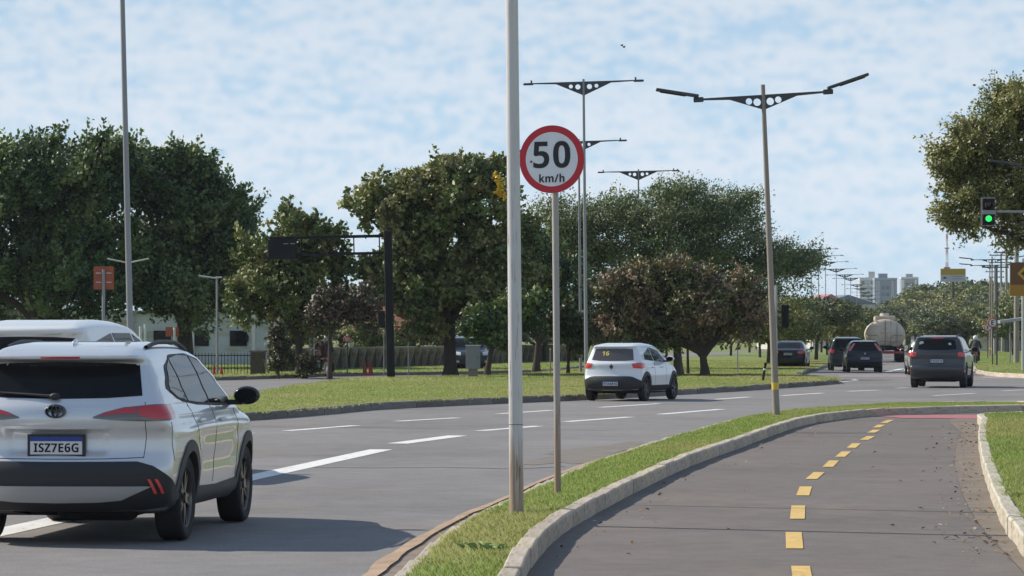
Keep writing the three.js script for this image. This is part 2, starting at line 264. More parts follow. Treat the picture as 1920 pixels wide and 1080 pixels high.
// ------------------------------------------------------------------ grass blades, fallen leaves
function tuftG(seed, n, h, spread) {
  const q = rng(seed), pos = [], nor = [];
  for (let k = 0; k < n; k++) {
    const a = q() * 6.283, r = spread * Math.sqrt(q()), x = Math.cos(a) * r, z = Math.sin(a) * r, hh = h * (0.5 + 0.7 * q()), w = 0.004 + 0.004 * q(), b = q() * 6.283, sp = hh * (0.4 + 1.0 * q()), lx = Math.cos(b) * sp, lz = Math.sin(b) * sp, c = b + 1.57;
    pos.push(x - Math.cos(c) * w, 0, z - Math.sin(c) * w, x + Math.cos(c) * w, 0, z + Math.sin(c) * w, x + lx, hh, z + lz);
    const nx = Math.cos(b) * 0.35, nz = Math.sin(b) * 0.35; for (let i = 0; i < 3; i++) nor.push(nx, 0.93, nz);
  }
  const g = new THREE.BufferGeometry(); g.setAttribute('position', new THREE.Float32BufferAttribute(pos, 3)); g.setAttribute('normal', new THREE.Float32BufferAttribute(nor, 3)); return g;
}
M.blade = phys(rgb(1, 1, 1), { roughness: 0.9, transmission: 0.4, thickness: 0, specularIntensity: 0.3 });
function grass(label, poly, spec) { // spec: {near, far, density(D), scale(D), seed, top, geo}
  const q = rng(spec.seed), xs = poly.map((p) => p[0]), mats = [], cols = []; const lo = Math.min(...xs), hi = Math.max(...xs);
  for (let D = spec.near; D < spec.far; D += 0.5) {
    const a = Math.max(lo, -0.18 * D - 2), b = Math.min(hi, 0.18 * D + 3.5); if (b <= a) continue;
    const n = Math.round(spec.density(D) * 0.5 * (b - a));
    for (let k = 0; k < n; k++) {
      const x = a + (b - a) * q(), d = D + 0.5 * q(); if (!inside(poly, x, d)) { q(); q(); continue; }
      const patch = fbm(x * 0.9 + 5, d * 0.35, 3), dry = clamp((fbm(x * 0.35 + 60, d * 0.16, 3) - 0.47) * 4), s = spec.scale(D) * (0.6 + 0.8 * patch) * (0.75 + 0.5 * q());
      const m = new THREE.Matrix4().makeRotationY(q() * 6.283).scale(V(spec.wide * s, s, spec.wide * s)).setPosition(x, typeof spec.top === 'function' ? spec.top(x, d) - 0.004 : spec.top, -d); mats.push(m);
      const t = 0.75 + 0.5 * q(), y = q() < 0.1 ? 1 : Math.min(1, dry * 0.6 + (spec.dry || 0)); cols.push([lerp(0.235, 0.40, y) * t, lerp(0.325, 0.37, y) * t, lerp(0.055, 0.13, y) * t]);
    }
  }
  const im = new THREE.InstancedMesh(spec.geo, M.blade, mats.length); im.name = numbered('grass'); im.userData.kind = 'stuff'; tag(im, label, 'grass');
  mats.forEach((m, i) => { im.setMatrixAt(i, m); im.setColorAt(i, rgb(...cols[i])); }); im.castShadow = im.receiveShadow = true; scene.add(im); return mats.length;
}
const tuftNear = tuftG(61, 13, 0.042, 0.055), tuftFar = tuftG(62, 12, 0.045, 0.11);
const vergeGrass = [...offset(vergeLeft, 0.10), ...offset(vergeRight, -0.10).slice().reverse()];
let nGrass = grass('short green grass of the narrow verge', vergeGrass, { near: 19, far: 77, density: (D) => D < 34 ? 620 : D < 48 ? 340 : 200, scale: (D) => 1, wide: 1.1, seed: 71, top: vergeTop, geo: tuftNear });
nGrass += grass('short bright grass behind the cream kerb', [...offset(sideLeft, 0.12), [60, 65], [60, 17]], { near: 24, far: 66, density: (D) => D < 40 ? 420 : 220, scale: (D) => 1.25, wide: 1.2, seed: 72, top: 0.128, geo: tuftNear });
nGrass += grass('sunlit mown grass of the median', medianPoly.map((p) => p), { near: 46, far: 200, density: (D) => D < 110 ? 60 : 18, scale: (D) => D < 110 ? 0.9 : 1.4, wide: 1.7, seed: 73, dry: 0.22, top: 0.128, geo: tuftFar });
nGrass += grass('grass round the utility poles', [...offset(sidewalkFar, 0.2), [130, 640], [60, 150]], { near: 125, far: 300, density: (D) => 14, scale: (D) => 1.4, wide: 2, seed: 74, top: 0.128, geo: tuftFar });
nGrass += grass('rough grass in front of the ribbed wall', farVerge, { near: 118, far: 190, density: (D) => 14, scale: (D) => 1.5, wide: 2, seed: 75, top: 0.128, geo: tuftFar });
{ // weeds with broad pale leaves on the verge
  const q = rng(81);
  const weedSpots = [[905, 1022, 1.0], [880, 1016, 0.7], [930, 1026, 0.8], [868, 1008, 0.6], [1030, 935, 0.6]];
  weedSpots.forEach(([px, py, s], i) => {
    const [x, D] = ground(px, py, BED), g = []; const n = 9;
    for (let k = 0; k < n; k++) { const a = k / n * 6.283 + q() * 0.5, l = (0.09 + 0.07 * q()) * s, w = 0.016 * s; const b = new THREE.BufferGeometry(); const c = Math.cos(a), d = Math.sin(a); b.setAttribute('position', new THREE.Float32BufferAttribute([0, 0, 0, c * l * 0.5 - d * w, l * 0.55, d * l * 0.5 + c * w, c * l, l * 0.5, d * l, 0, 0, 0, c * l, l * 0.5, d * l, c * l * 0.5 + d * w, l * 0.55, d * l * 0.5 - c * w], 3)); b.computeVertexNormals(); g.push(b); }
    const m = mesh(numbered('weed'), mergeGeometries(g), std(rgb(0.22, 0.32, 0.12), 0.7), scene); m.position.set(x, vergeTop(x, D), -D);
    tag(m, ['broad leaved weed, largest in the tuft on the verge below the tall pole', 'broad leaved weed at the road edge of the weed tuft', 'broad leaved weed at the kerb edge of the weed tuft', 'smallest weed beside the weed tuft below the tall pole', 'small weed between the tall pole and the sign post'][i], 'weed', 'weeds on the verge');
  });
}
{ // fallen leaves in the gutter right of the path and along the kerb
  const q = rng(82), mats = [], cols = [];
  const put = (x, D, h) => { const s = 0.014 + 0.024 * q(); mats.push(new THREE.Matrix4().compose(V(x, h + 0.008, -D), new THREE.Quaternion().setFromEuler(new THREE.Euler((q() - 0.5) * 0.9, q() * 6.28, (q() - 0.5) * 0.9)), V(s, 1, s * 0.6))); const t = 0.7 + 0.6 * q(), w = q(); cols.push(w < 0.25 ? [0.42 * t, 0.34 * t, 0.22 * t] : [0.26 * t, 0.15 * t, 0.07 * t]); };
  const gl = sideLeft.filter((p) => p[1] > 24 && p[1] < 60), ga = sideAsphalt;
  for (let k = 0; k < 260; k++) { const p = gl[Math.floor(q() * gl.length)], t = q() * q() * 0.75; put(p[0] - 0.12 - t, p[1] + (q() - 0.5) * 1.6, 0.012); }
  const gr = vergeRight.filter((p) => p[1] > 24 && p[1] < 62);
  for (let k = 0; k < 60; k++) { const p = gr[Math.floor(q() * gr.length)], t = q() * q() * 0.7; put(p[0] + 0.14 + t, p[1] + (q() - 0.5) * 1.6, 0.008); }
  for (let k = 0; k < 26; k++) { const D = 24 + 38 * q(); put(lerp(-0.4, 5, q()) + (D - 24) * 0.12, D, 0.008); }
  const g = new THREE.BufferGeometry(); g.setAttribute('position', new THREE.Float32BufferAttribute([-1, 0, 0, 0, 0.004, 1, 1, 0, 0, -1, 0, 0, 1, 0, 0, 0, 0.006, -1], 3)); g.computeVertexNormals();
  const im = new THREE.InstancedMesh(g, std(rgb(1, 1, 1), 0.9), mats.length); im.name = 'fallen_leaves'; im.userData.kind = 'stuff'; tag(im, 'dry brown leaves scattered along the kerbs of the cycle path', 'leaves');
  mats.forEach((m, i) => { im.setMatrixAt(i, m); im.setColorAt(i, rgb(...cols[i])); }); im.receiveShadow = im.castShadow = true; scene.add(im);
}

// ------------------------------------------------------------------ poles, lamps, signs
const galvMap = (() => { const q = rng(91); return tex(256, 512, (u, v) => 0.86 + 0.22 * (tfbm(u, v, 8, 4) - 0.5) + (q() - 0.5) * 0.06); })();
M.steel = std(rgb(0.33, 0.33, 0.34), 0.5, 0.25, { map: galvMap });
M.steelPale = std(rgb(0.62, 0.61, 0.60), 0.5, 0.15, { map: galvMap });
M.darkSteel = std(rgb(0.075, 0.078, 0.085), 0.55, 0.2, { map: galvMap });
M.black = std(rgb(0.008, 0.008, 0.009), 0.9);
M.blackGloss = std(rgb(0.012, 0.012, 0.014), 0.25);
M.postPaint = std(rgb(0.40, 0.33, 0.27), 0.75, 0, { map: galvMap });
const lean = (g, deg) => { g.rotation.z = deg * Math.PI / 180; return g; };      // top towards the left for deg > 0
const font = await new FontLoader().loadAsync('fonts/droid/droid_sans_bold.typeface.json');
function textG(s, size, depth = 0.002) {
  const g = new THREE.ExtrudeGeometry(font.generateShapes(s, size), { depth, bevelEnabled: false, curveSegments: 6 }); g.computeBoundingBox(); const b = g.boundingBox; return g.translate(-(b.min.x + b.max.x) / 2, -(b.min.y + b.max.y) / 2, 0);
}
// tall pale pole at the front of the verge; its foot stained by red earth
{
  const [x, D] = ground(969, 953, BED);
  const g = thing('lamp_pole', 'tall pale steel pole standing on the verge beside the speed sign', 'pole', [x, 0.03, -D]); lean(g, 0.55);
  const stain = tex(128, 1024, (u, v) => { const h = v * 9, n = tfbm(u, v, 16, 4), e = sstep(0.75, 0.25, h + (n - 0.5) * 0.9); const rust = clamp((tfbm(u + 0.2, v, 40, 3) - 0.68) * 8) * (h < 3 ? 1 : 0.25); const k = 0.93 + 0.14 * (n - 0.5); return [lerp(0.98 * k, 0.62 * k, e) * (1 - 0.5 * rust), lerp(0.965 * k, 0.47 * k, e) * (1 - 0.62 * rust), lerp(0.94 * k, 0.36 * k, e) * (1 - 0.7 * rust)]; });
  mesh('shaft', new THREE.CylinderGeometry(0.048, 0.063, 9, 28).translate(0, 4.5, 0), std(rgb(0.66, 0.65, 0.64), 0.5, 0.1, { map: stain }), g);
  mesh('collar', cylG(0.07, 0.068, 0.06, 0, 0.01, 0, 24), M.postPaint, g);
  for (const h of [0.86]) mesh('strap', new THREE.TorusGeometry(0.0615, 0.0025, 6, 28).rotateX(Math.PI / 2).translate(0, h, 0), M.black, g);
}
// speed limit sign
{
  const [x, D] = ground(1046, 917, BED), s = sOf(D);
  const g = thing('speed_limit_sign', 'round red rimmed 50 km/h sign on a thin brown post', 'road sign', [x, 0.03, -D]); lean(g, 0.5);
  const foot = tex(64, 512, (u, v) => { const h = v * 3.6, n = tfbm(u, v, 16, 4), e = sstep(1.3, 0.4, h + (n - 0.5) * 1.2); const k = 0.9 + 0.2 * (n - 0.5); return [lerp(0.86, 0.72, e) * k, lerp(0.83, 0.53, e) * k, lerp(0.79, 0.41, e) * k]; });
  mesh('post', cylG(0.033, 0.033, 3.62, 0, 0, 0, 20), std(rgb(0.52, 0.5, 0.48), 0.6, 0.1, { map: foot }), g);
  const cy = Y(299, D) - 0.03, R = 0.337;
  const plate = new THREE.Group(); plate.name = 'plate'; plate.position.set(-0.03, cy, 0.045); plate.rotation.y = -0.31; g.add(plate);
  const face = std(rgb(0.86, 0.865, 0.88), 0.45, 0, { map: wornLight() }), red = std(rgb(0.56, 0.018, 0.035), 0.4), ink = std(rgb(0.016, 0.017, 0.022), 0.5);
  mesh('disc', new THREE.CylinderGeometry(R, R, 0.006, 64).rotateX(Math.PI / 2), std(rgb(0.5, 0.5, 0.5), 0.5, 0.4), plate);
  mesh('face', new THREE.CylinderGeometry(R * 0.815, R * 0.815, 0.003, 64).rotateX(Math.PI / 2).translate(0, 0, 0.0065), face, plate);
  mesh('rim', new THREE.ExtrudeGeometry((() => { const a = new THREE.Shape(); a.absarc(0, 0, R * 0.995, 0, 2 * Math.PI); const h = new THREE.Path(); h.absarc(0, 0, R * 0.80, 0, 2 * Math.PI, true); a.holes.push(h); return a; })(), { depth: 0.003, bevelEnabled: false, curveSegments: 48 }).translate(0, 0, 0.0055), red, plate);
  mesh('lettering', merge([textG('5', 0.262).scale(0.98, 1, 1).translate(-0.108, 0.045, 0.0095), textG('0', 0.262).scale(1.0, 1, 1).translate(0.105, 0.045, 0.0095)]), ink, plate);
  mesh('lettering', textG('km/h', 0.078).translate(0.0, -0.187, 0.0095), ink, plate);
  for (const [bx, by] of [[-0.212, 0.01], [0.18, 0.13]]) mesh('bolt', new THREE.CylinderGeometry(0.011, 0.011, 0.006, 10).rotateX(Math.PI / 2).translate(bx, by - 0.03, 0.012), ink, plate);
  mesh('bracket', boxG(0.12, 0.04, 0.02, 0, cy + 0.12, 0.03), M.steel, g); mesh('bracket', boxG(0.12, 0.04, 0.02, 0, cy - 0.14, 0.03), M.steel, g);
}
function wornLight() { const q = rng(95); return tex(256, 256, (u, v) => 0.93 + 0.1 * (tfbm(u, v, 6, 4) - 0.5) + (q() - 0.5) * 0.03); }
// lamp post with two gusset arms, four round holes
function gussetG(len, depth, hole, sgn) {
  const s = new THREE.Shape(); s.moveTo(0, 0); s.lineTo(len, 0); s.lineTo(len, -0.035); s.lineTo(len * 0.52, -0.06); s.lineTo(0, -depth); s.closePath();
  for (const [x, y, r] of hole) { const h = new THREE.Path(); h.absarc(x, y, r, 0, 6.2832, true); s.holes.push(h); }
  const g = new THREE.ExtrudeGeometry(s, { depth: 0.05, bevelEnabled: false, curveSegments: 8 }).translate(0, 0, -0.025); if (sgn < 0) g.rotateY(Math.PI); return g;
}
function doubleLamp(label, pos, H, half, group) {
  const g = thing('street_lamp', label, 'street lamp', pos, 0, group);
  mesh('pole', new THREE.CylinderGeometry(0.04, 0.064, H, 14).translate(0, H / 2, 0), M.steel, g);
  for (const s of [-1, 1]) {
    const arm = new THREE.Group(); arm.name = 'arm'; arm.position.y = H - 0.08; arm.rotation.z = 0.022; g.add(arm);
    mesh('gusset', gussetG(half * 0.9, 0.46, [[0.19, -0.17, 0.085], [0.42, -0.15, 0.065]], s), M.darkSteel, arm);
    mesh('lamp_head', rboxG(0.34, 0.07, 0.16, 0.03, s * (half - 0.12), -0.03, 0), M.darkSteel, arm);
    mesh('photocell', cylG(0.03, 0.03, 0.09, s * (half - 0.22), 0.0, 0, 10), M.darkSteel, arm);
  }
  return g;
}
function ledLamp(label, pos, H, half, tilt, group) { // flat LED heads raised at the ends of the arms
  const g = thing('street_lamp', label, 'street lamp', pos, 0, group);
  mesh('pole', new THREE.CylinderGeometry(0.042, 0.072, H, 16).translate(0, H / 2, 0), M.postLed, g);
  mesh('band', cylG(0.0725, 0.071, 0.14, 0, 0.58, 0, 16), std(rgb(0.7, 0.48, 0.06), 0.6), g);
  const inner = half * 0.60;
  for (const s of [-1, 1]) {
    const arm = new THREE.Group(); arm.name = 'arm'; arm.position.y = H - 0.2; arm.rotation.z = 0.02; g.add(arm);
    mesh('gusset', gussetG(inner, 0.3, [[0.13, -0.14, 0.075], [0.29, -0.115, 0.065]], s), M.darkSteel, arm);
    mesh('hinge', rboxG(0.2, 0.1, 0.07, 0.02, s * inner, -0.02, 0), M.darkSteel, arm);
    const head = new THREE.Group(); head.name = 'lamp_head'; head.position.set(s * inner, 0.02, 0); head.rotation.z = s > 0 ? tilt : -tilt * 0.8; arm.add(head);
    mesh('housing', rboxG(half - inner, 0.06, 0.22, 0.02, s * (half - inner) / 2, 0.03, 0), M.darkSteel, head);
    mesh('lens', boxG((half - inner) * 0.6, 0.012, 0.16, s * (half - inner) * 0.6, -0.008, 0), M.black, head);
  }
  return g;
}
M.postLed = std(rgb(0.35, 0.3, 0.25), 0.65, 0.1, { map: galvMap });
{
  const [x, D] = ground(1456, 774, BED);
  lean(ledLamp('bent grey lamp post with raised flat heads on the verge bend', [x, 0.03, -D], 6.62, 2.14, 0.27, 'flat headed lamp posts'), 2.35);
  ledLamp('flat headed lamp post partly out of view beside the traffic light', [X(1993, 98), 0.10, -98], 7.0, 2.3, 0.2, 'flat headed lamp posts');
  ledLamp('flat headed lamp post nearest of two among the far utility poles', [X(1860, 222), 0.10, -222], 7.1, 2.3, 0.16, 'flat headed lamp posts');
  ledLamp('flat headed lamp post second of two among the far utility poles', [X(1856, 240), 0.10, -240], 7.1, 2.3, 0.12, 'flat headed lamp posts');
}
{
  const row = 'double armed lamp posts along the median';
  lean(doubleLamp('tall lamp pole rising behind the silver car, top out of view', [X(248, 60), 0.10, -60], 10.3, 1.95, row), 1.35);
  lean(doubleLamp('double armed lamp post just behind the speed sign, nearest whole one', [X(1099.5, 105), 0.10, -105], 10, 1.93, row), 0.55);
  lean(doubleLamp('double armed lamp post half hidden behind the speed sign', [X(1089, 133), 0.10, -133], 9.75, 1.95, row), 0.5);
  doubleLamp('double armed lamp post rising above the feathery tree', [X(1197, 157), 0.10, -157], 9.75, 1.95, row);
  const far = [[1521, 300], [1535, 325], [1548, 352], [1568, 388], [1584, 424], [1595, 449], [1607, 505], [1614, 545], [1622, 590], [1628, 640], [1634, 700]];
  const nth = ['first', 'second', 'third', 'fourth', 'fifth', 'sixth', 'seventh', 'eighth', 'ninth', 'tenth', 'eleventh', 'twelfth'];
  far.forEach(([px, D], i) => doubleLamp(nth[i] + ' double armed lamp post from the feathery tree in the distant row', [X(px, D), 0, -D], 9.9, 2.5, 'distant row of double armed lamp posts'));
  doubleLamp('lone small double armed lamp post in front of the wooded hill', [X(1727, 420), 0, -420], 6.8, 2.0, 'lone far lamp post');
}
// slim pole with traffic light behind the bent lamp post
{
  const D = 128, x = X(1455, D), g = thing('traffic_light', 'dark traffic light on a slim pale pole behind the bent lamp post', 'traffic light', [x, 0.10, -D]);
  mesh('pole', cylG(0.06, 0.05, 3.6, 0, 0, 0, 12), M.steelPale, g);
  mesh('arm', boxG(0.32, 0.05, 0.05, 0.16, 2.55, 0), M.darkSteel, g);
  mesh('housing', rboxG(0.3, 0.92, 0.25, 0.04, 0.36, 2.35, 0), M.black, g);
  for (let k = 0; k < 3; k++) mesh('visor', new THREE.CylinderGeometry(0.12, 0.12, 0.2, 14, 1, true, 0.6, 5.1).rotateX(Math.PI / 2).translate(0.36, 2.06 + k * 0.29, -0.2), M.black, g);
}
// hanging traffic light with lit green lens
{
  const D = 100, x = X(1852.5, D), y = Y(397, D), s = sOf(D);
  const px = X(1990, D), g = thing('traffic_light', 'traffic light with its green lamp lit, held out on an arm', 'traffic light', [px, 0, -D]);
  const lx = x - px;
  mesh('pole', cylG(0.085, 0.07, 6.2, 0, 0.0, 0, 14), M.steel, g);
  mesh('arm', barG(V(0, y, 0), V(lx + 0.16, y, 0), 0.035, 10), M.steel, g);
  mesh('backboard', rboxG(0.44, 0.88, 0.02, 0.008, lx, y, 0), std(rgb(0.33, 0.33, 0.34), 0.6), g);
  mesh('housing', rboxG(0.385, 0.825, 0.16, 0.03, lx, y, 0.085), M.black, g);
  mesh('bracket', boxG(0.4, 0.13, 0.03, lx, y - 0.02, 0.168), std(rgb(0.30, 0.30, 0.31), 0.6), g);
  const lens = (cy, m) => mesh('lens', new THREE.SphereGeometry(0.10, 20, 8, 0, 6.2832, 0, 0.9).rotateX(Math.PI / 2).scale(1.25, 1.25, 0.4).translate(lx, cy, 0.14), m, g);
  const hood = (cy) => mesh('visor', new THREE.CylinderGeometry(0.125, 0.125, 0.17, 18, 1, true, -2.0, 4.0).rotateX(Math.PI / 2).translate(lx, cy, 0.25), M.black, g);
  lens(y + 0.21, std(rgb(0.05, 0.012, 0.012), 0.3)); lens(y - 0.22, new THREE.MeshStandardMaterial({ color: rgb(0.02, 0.4, 0.08), emissive: rgb(0.03, 1.0, 0.16), emissiveIntensity: 1.15, roughness: 0.4 }));
  hood(y + 0.21); hood(y - 0.22);
}
// black overhead frame on a thick column
{
  const [x, D] = ground(733, 707, BED), s = sOf(D);
  const g = thing('overhead_gantry', 'black column with a truss arm carrying a dark box to the left', 'gantry', [x, 0.10, -D]); lean(g, 1.25);
  const H = Y(432, D) - 0.10;
  mesh('column', rboxG(0.30, H, 0.30, 0.05, 0, H / 2, 0), M.black, g);
  mesh('base_plate', boxG(0.5, 0.05, 0.5, 0, 0.03, 0), M.black, g);
  const top = Y(442, D) - 0.10, bot = Y(474, D) - 0.10, L = (722 - 505) / s;
  mesh('chord', boxG(L, 0.11, 0.11, -L / 2 - 0.1, top, 0), M.black, g); mesh('chord', boxG(L - 0.5, 0.10, 0.11, -L / 2 + 0.15, bot, 0), M.black, g);
  for (const px of [712, 664, 614, 566]) mesh('upright', boxG(0.045, top - bot, 0.045, (px - 728) / s, (top + bot) / 2, 0), M.black, g);
  mesh('sensor_box', rboxG(54 / s, 37 / s, 0.22, 0.03, (530 - 728) / s, Y(465, D) - 0.06, 0), M.black, g);
  for (const [a, b] of [[532, 541], [545, 554]]) mesh('louvre', boxG((b - a) / s, 0.03, 0.01, ((a + b) / 2 - 728) / s, Y(455, D) - 0.06, 0.115), M.steel, g);
  const tl = new THREE.Group(); tl.name = 'signal_head'; tl.position.set(-0.3, Y(598, D) - 0.1, 0); g.add(tl);
  mesh('housing', rboxG(0.26, 0.62, 0.22, 0.03), M.black, tl); mesh('bracket', boxG(0.14, 0.05, 0.05, 0.17, 0.1, 0), M.black, tl);
}
// grey roadside cabinet on a concrete plinth
{
  const [x, D] = ground(887, 706.5, BED), s = sOf(D), g = thing('roadside_cabinet', 'pale grey control cabinet on a narrow concrete plinth', 'cabinet', [x, 0.1, -D]);
  const a = 16.5 / s, c = 43 / s;
  mesh('plinth', boxG(17 / s, a + 0.04, 0.3, 0, a / 2, 0), std(rgb(0.22, 0.2, 0.19), 0.9, 0, { map: concMap }), g);
  const body = mesh('cabinet_body', rboxG(27 / s, c, 0.42, 0.012, 0, a + c / 2 + 0.02, 0), std(rgb(0.22, 0.22, 0.235), 0.7, 0, { map: wornLight() }), g);
  mesh('cap', boxG(29 / s, 0.035, 0.48, 0, a + c + 0.035, 0), M.steelPale, g); mesh('handle', boxG(0.02, 0.1, 0.02, 0.18, a + c * 0.5, 0.22), M.darkSteel, g);
}
// small signs and posts on the far left
function post(g, H, r, m = M.steel) { return mesh('post', cylG(r, r, H, 0, 0, 0, 10), m, g); }
{
  let D = 100, g = thing('direction_sign', 'orange panel seen from behind on a grey post under the dark trees', 'sign', [X(194, D), -0.05, -D]);
  post(g, Y(505, D) + 0.05, 0.05);
  mesh('panel', boxG(38 / sOf(D), 43 / sOf(D), 0.02, 0, Y(521, D) + 0.05, -0.07), std(rgb(0.42, 0.11, 0.045), 0.7, 0, { map: wornMap }), g);
  for (const py of [512, 529]) for (const s of [-1, 1]) mesh('bracket', boxG(0.17, 0.03, 0.012, s * 0.16, Y(py, D) + 0.05, -0.052), M.steelPale, g);
  D = 128; g = thing('stop_sign', 'small red octagonal stop sign with a white plate below', 'road sign', [X(589, D), 0.1, -D]);
  post(g, 2.0, 0.03, M.steelPale);
  mesh('panel', new THREE.CylinderGeometry(0.2, 0.2, 0.012, 8).rotateY(Math.PI / 8).rotateX(Math.PI / 2).translate(0, Y(624, D) - 0.1, 0.04), std(rgb(0.62, 0.03, 0.03), 0.5), g);
  mesh('lettering', textG('PARE', 0.085).translate(0, Y(624, D) - 0.1, 0.048), M.paintWhite, g);
  mesh('plate', boxG(0.34, 0.14, 0.012, 0, Y(636, D) - 0.1, 0.04), M.paintWhite, g);
  D = 130; g = thing('prohibition_sign', 'small round white sign with a red rim before the ribbed wall', 'road sign', [X(651, D), 0.1, -D]);
  post(g, Y(632, D) - 0.1, 0.028, M.darkSteel);
  mesh('panel', new THREE.CylinderGeometry(0.15, 0.15, 0.012, 24).rotateX(Math.PI / 2).translate(0, Y(636, D) - 0.1, 0.035), std(rgb(0.75, 0.72, 0.7), 0.5), g);
  mesh('rim', new THREE.TorusGeometry(0.13, 0.022, 6, 24).translate(0, Y(636, D) - 0.1, 0.042), std(rgb(0.6, 0.04, 0.05), 0.5), g);
  D = 128; g = thing('slim_post', 'slim grey post left of the stop sign', 'post', [X(581, D), 0.1, -D]); post(g, 1.9, 0.03, M.steel);
  for (const [px, py, lab] of [[720, 620, 'pale slim post beside the black column'], [766, 616, 'pale slim post between the black column and the big trunk'], [1032, 655, 'pale slim post before the wall right of the tall pole'], [1383, 640, 'pale slim post right of the forked trunk']]) { const d = 131; g = thing('slim_post', lab, 'post', [X(px, d), 0.1, -d], 0, 'slim posts on the far side'); post(g, Y(py, d) - 0.1, 0.026, M.steel); mesh('cap', new THREE.SphereGeometry(0.032, 8, 6).translate(0, Y(py, d) - 0.1, 0), M.steelPale, g); }
  // single-armed lamp by the iron fence and double armed lamp behind the tall left pole
  D = 125; g = thing('street_lamp', 'small single armed street lamp beside the iron fence', 'street lamp', [X(407, D), 0.0, -D]);
  post(g, Y(520, D), 0.045, M.steel); mesh('arm', barG(V(0.05, Y(522, D), 0), V(-0.72, Y(517, D), 0), 0.03), M.steelPale, g); mesh('lamp_head', rboxG(0.24, 0.06, 0.14, 0.02, 0.08, Y(520, D), 0), M.steelPale, g);
  g = thing('street_lamp', 'small double armed street lamp before the dark trees', 'street lamp', [X(240, 130), 0.0, -130]);
  post(g, Y(492, 130), 0.045, M.steel); for (const s of [-1, 1]) mesh('arm', barG(V(0, Y(493, 130), 0), V(s * 0.85, Y(485, 130), 0), 0.032), M.steelPale, g);
  // white posts
  for (const [px, py, lab] of [[263, 612, 'white post nearest to the tall left pole'], [272, 608, 'white post second from the tall left pole'], [327, 614, 'pale post with an orange panel before the white building']]) { g = thing('white_post', lab, 'post', [X(px, 135), -0.05, -135], 0, 'white posts by the white building'); post(g, Y(py, 135) + 0.05, 0.05, M.paintWhite); if (px === 327) mesh('panel', boxG(0.55, 0.4, 0.02, -0.1, Y(622, 135) + 0.05, -0.05), std(rgb(0.35, 0.1, 0.05), 0.7), g); }
}
// leaning black bollard on the median nose
{ const [x, D] = ground(1430, 713, BED), g = thing('bollard', 'thin black bollard leaning on the median nose', 'bollard', [x, 0.1, -D]); lean(g, -9); mesh('shaft', cylG(0.045, 0.045, 0.62, 0, 0, 0, 10), M.black, g); mesh('cap', cylG(0.055, 0.05, 0.06, 0, 0.6, 0, 10), M.black, g); mesh('band', cylG(0.047, 0.047, 0.06, 0, 0.4, 0, 10), M.paintWhite, g); }
// traffic cones
{
  const D = 126, proto = thing('traffic_cone', 'red traffic cone before the ribbed wall, nearer to the black column', 'traffic cone', [X(695, D), 0.13, -D], 0, 'traffic cones');
  const cone = std(rgb(0.40, 0.045, 0.03), 0.7);
  mesh('cone_body', new THREE.CylinderGeometry(0.025, 0.13, 0.66, 16).translate(0, 0.36, 0), cone, proto); mesh('foot', rboxG(0.36, 0.04, 0.36, 0.015, 0, 0.02, 0), cone, proto); mesh('band', cylG(0.088, 0.07, 0.11, 0, 0.28, 0, 16), M.paintWhite, proto);
  proto.scale.setScalar(0.8); const copyCone = (l, p) => copy(proto, l, p, 0, 0.8);
  copyCone('red traffic cone before the ribbed wall, further from the black column', [X(684, D + 1), 0.13, -D - 1]);
  copyCone('red traffic cone at the foot of the small lamp by the iron fence', [X(401, 124), 0, -124]);
  copyCone('red traffic cone right of the small lamp by the iron fence', [X(415, 124), 0, -124]);
}
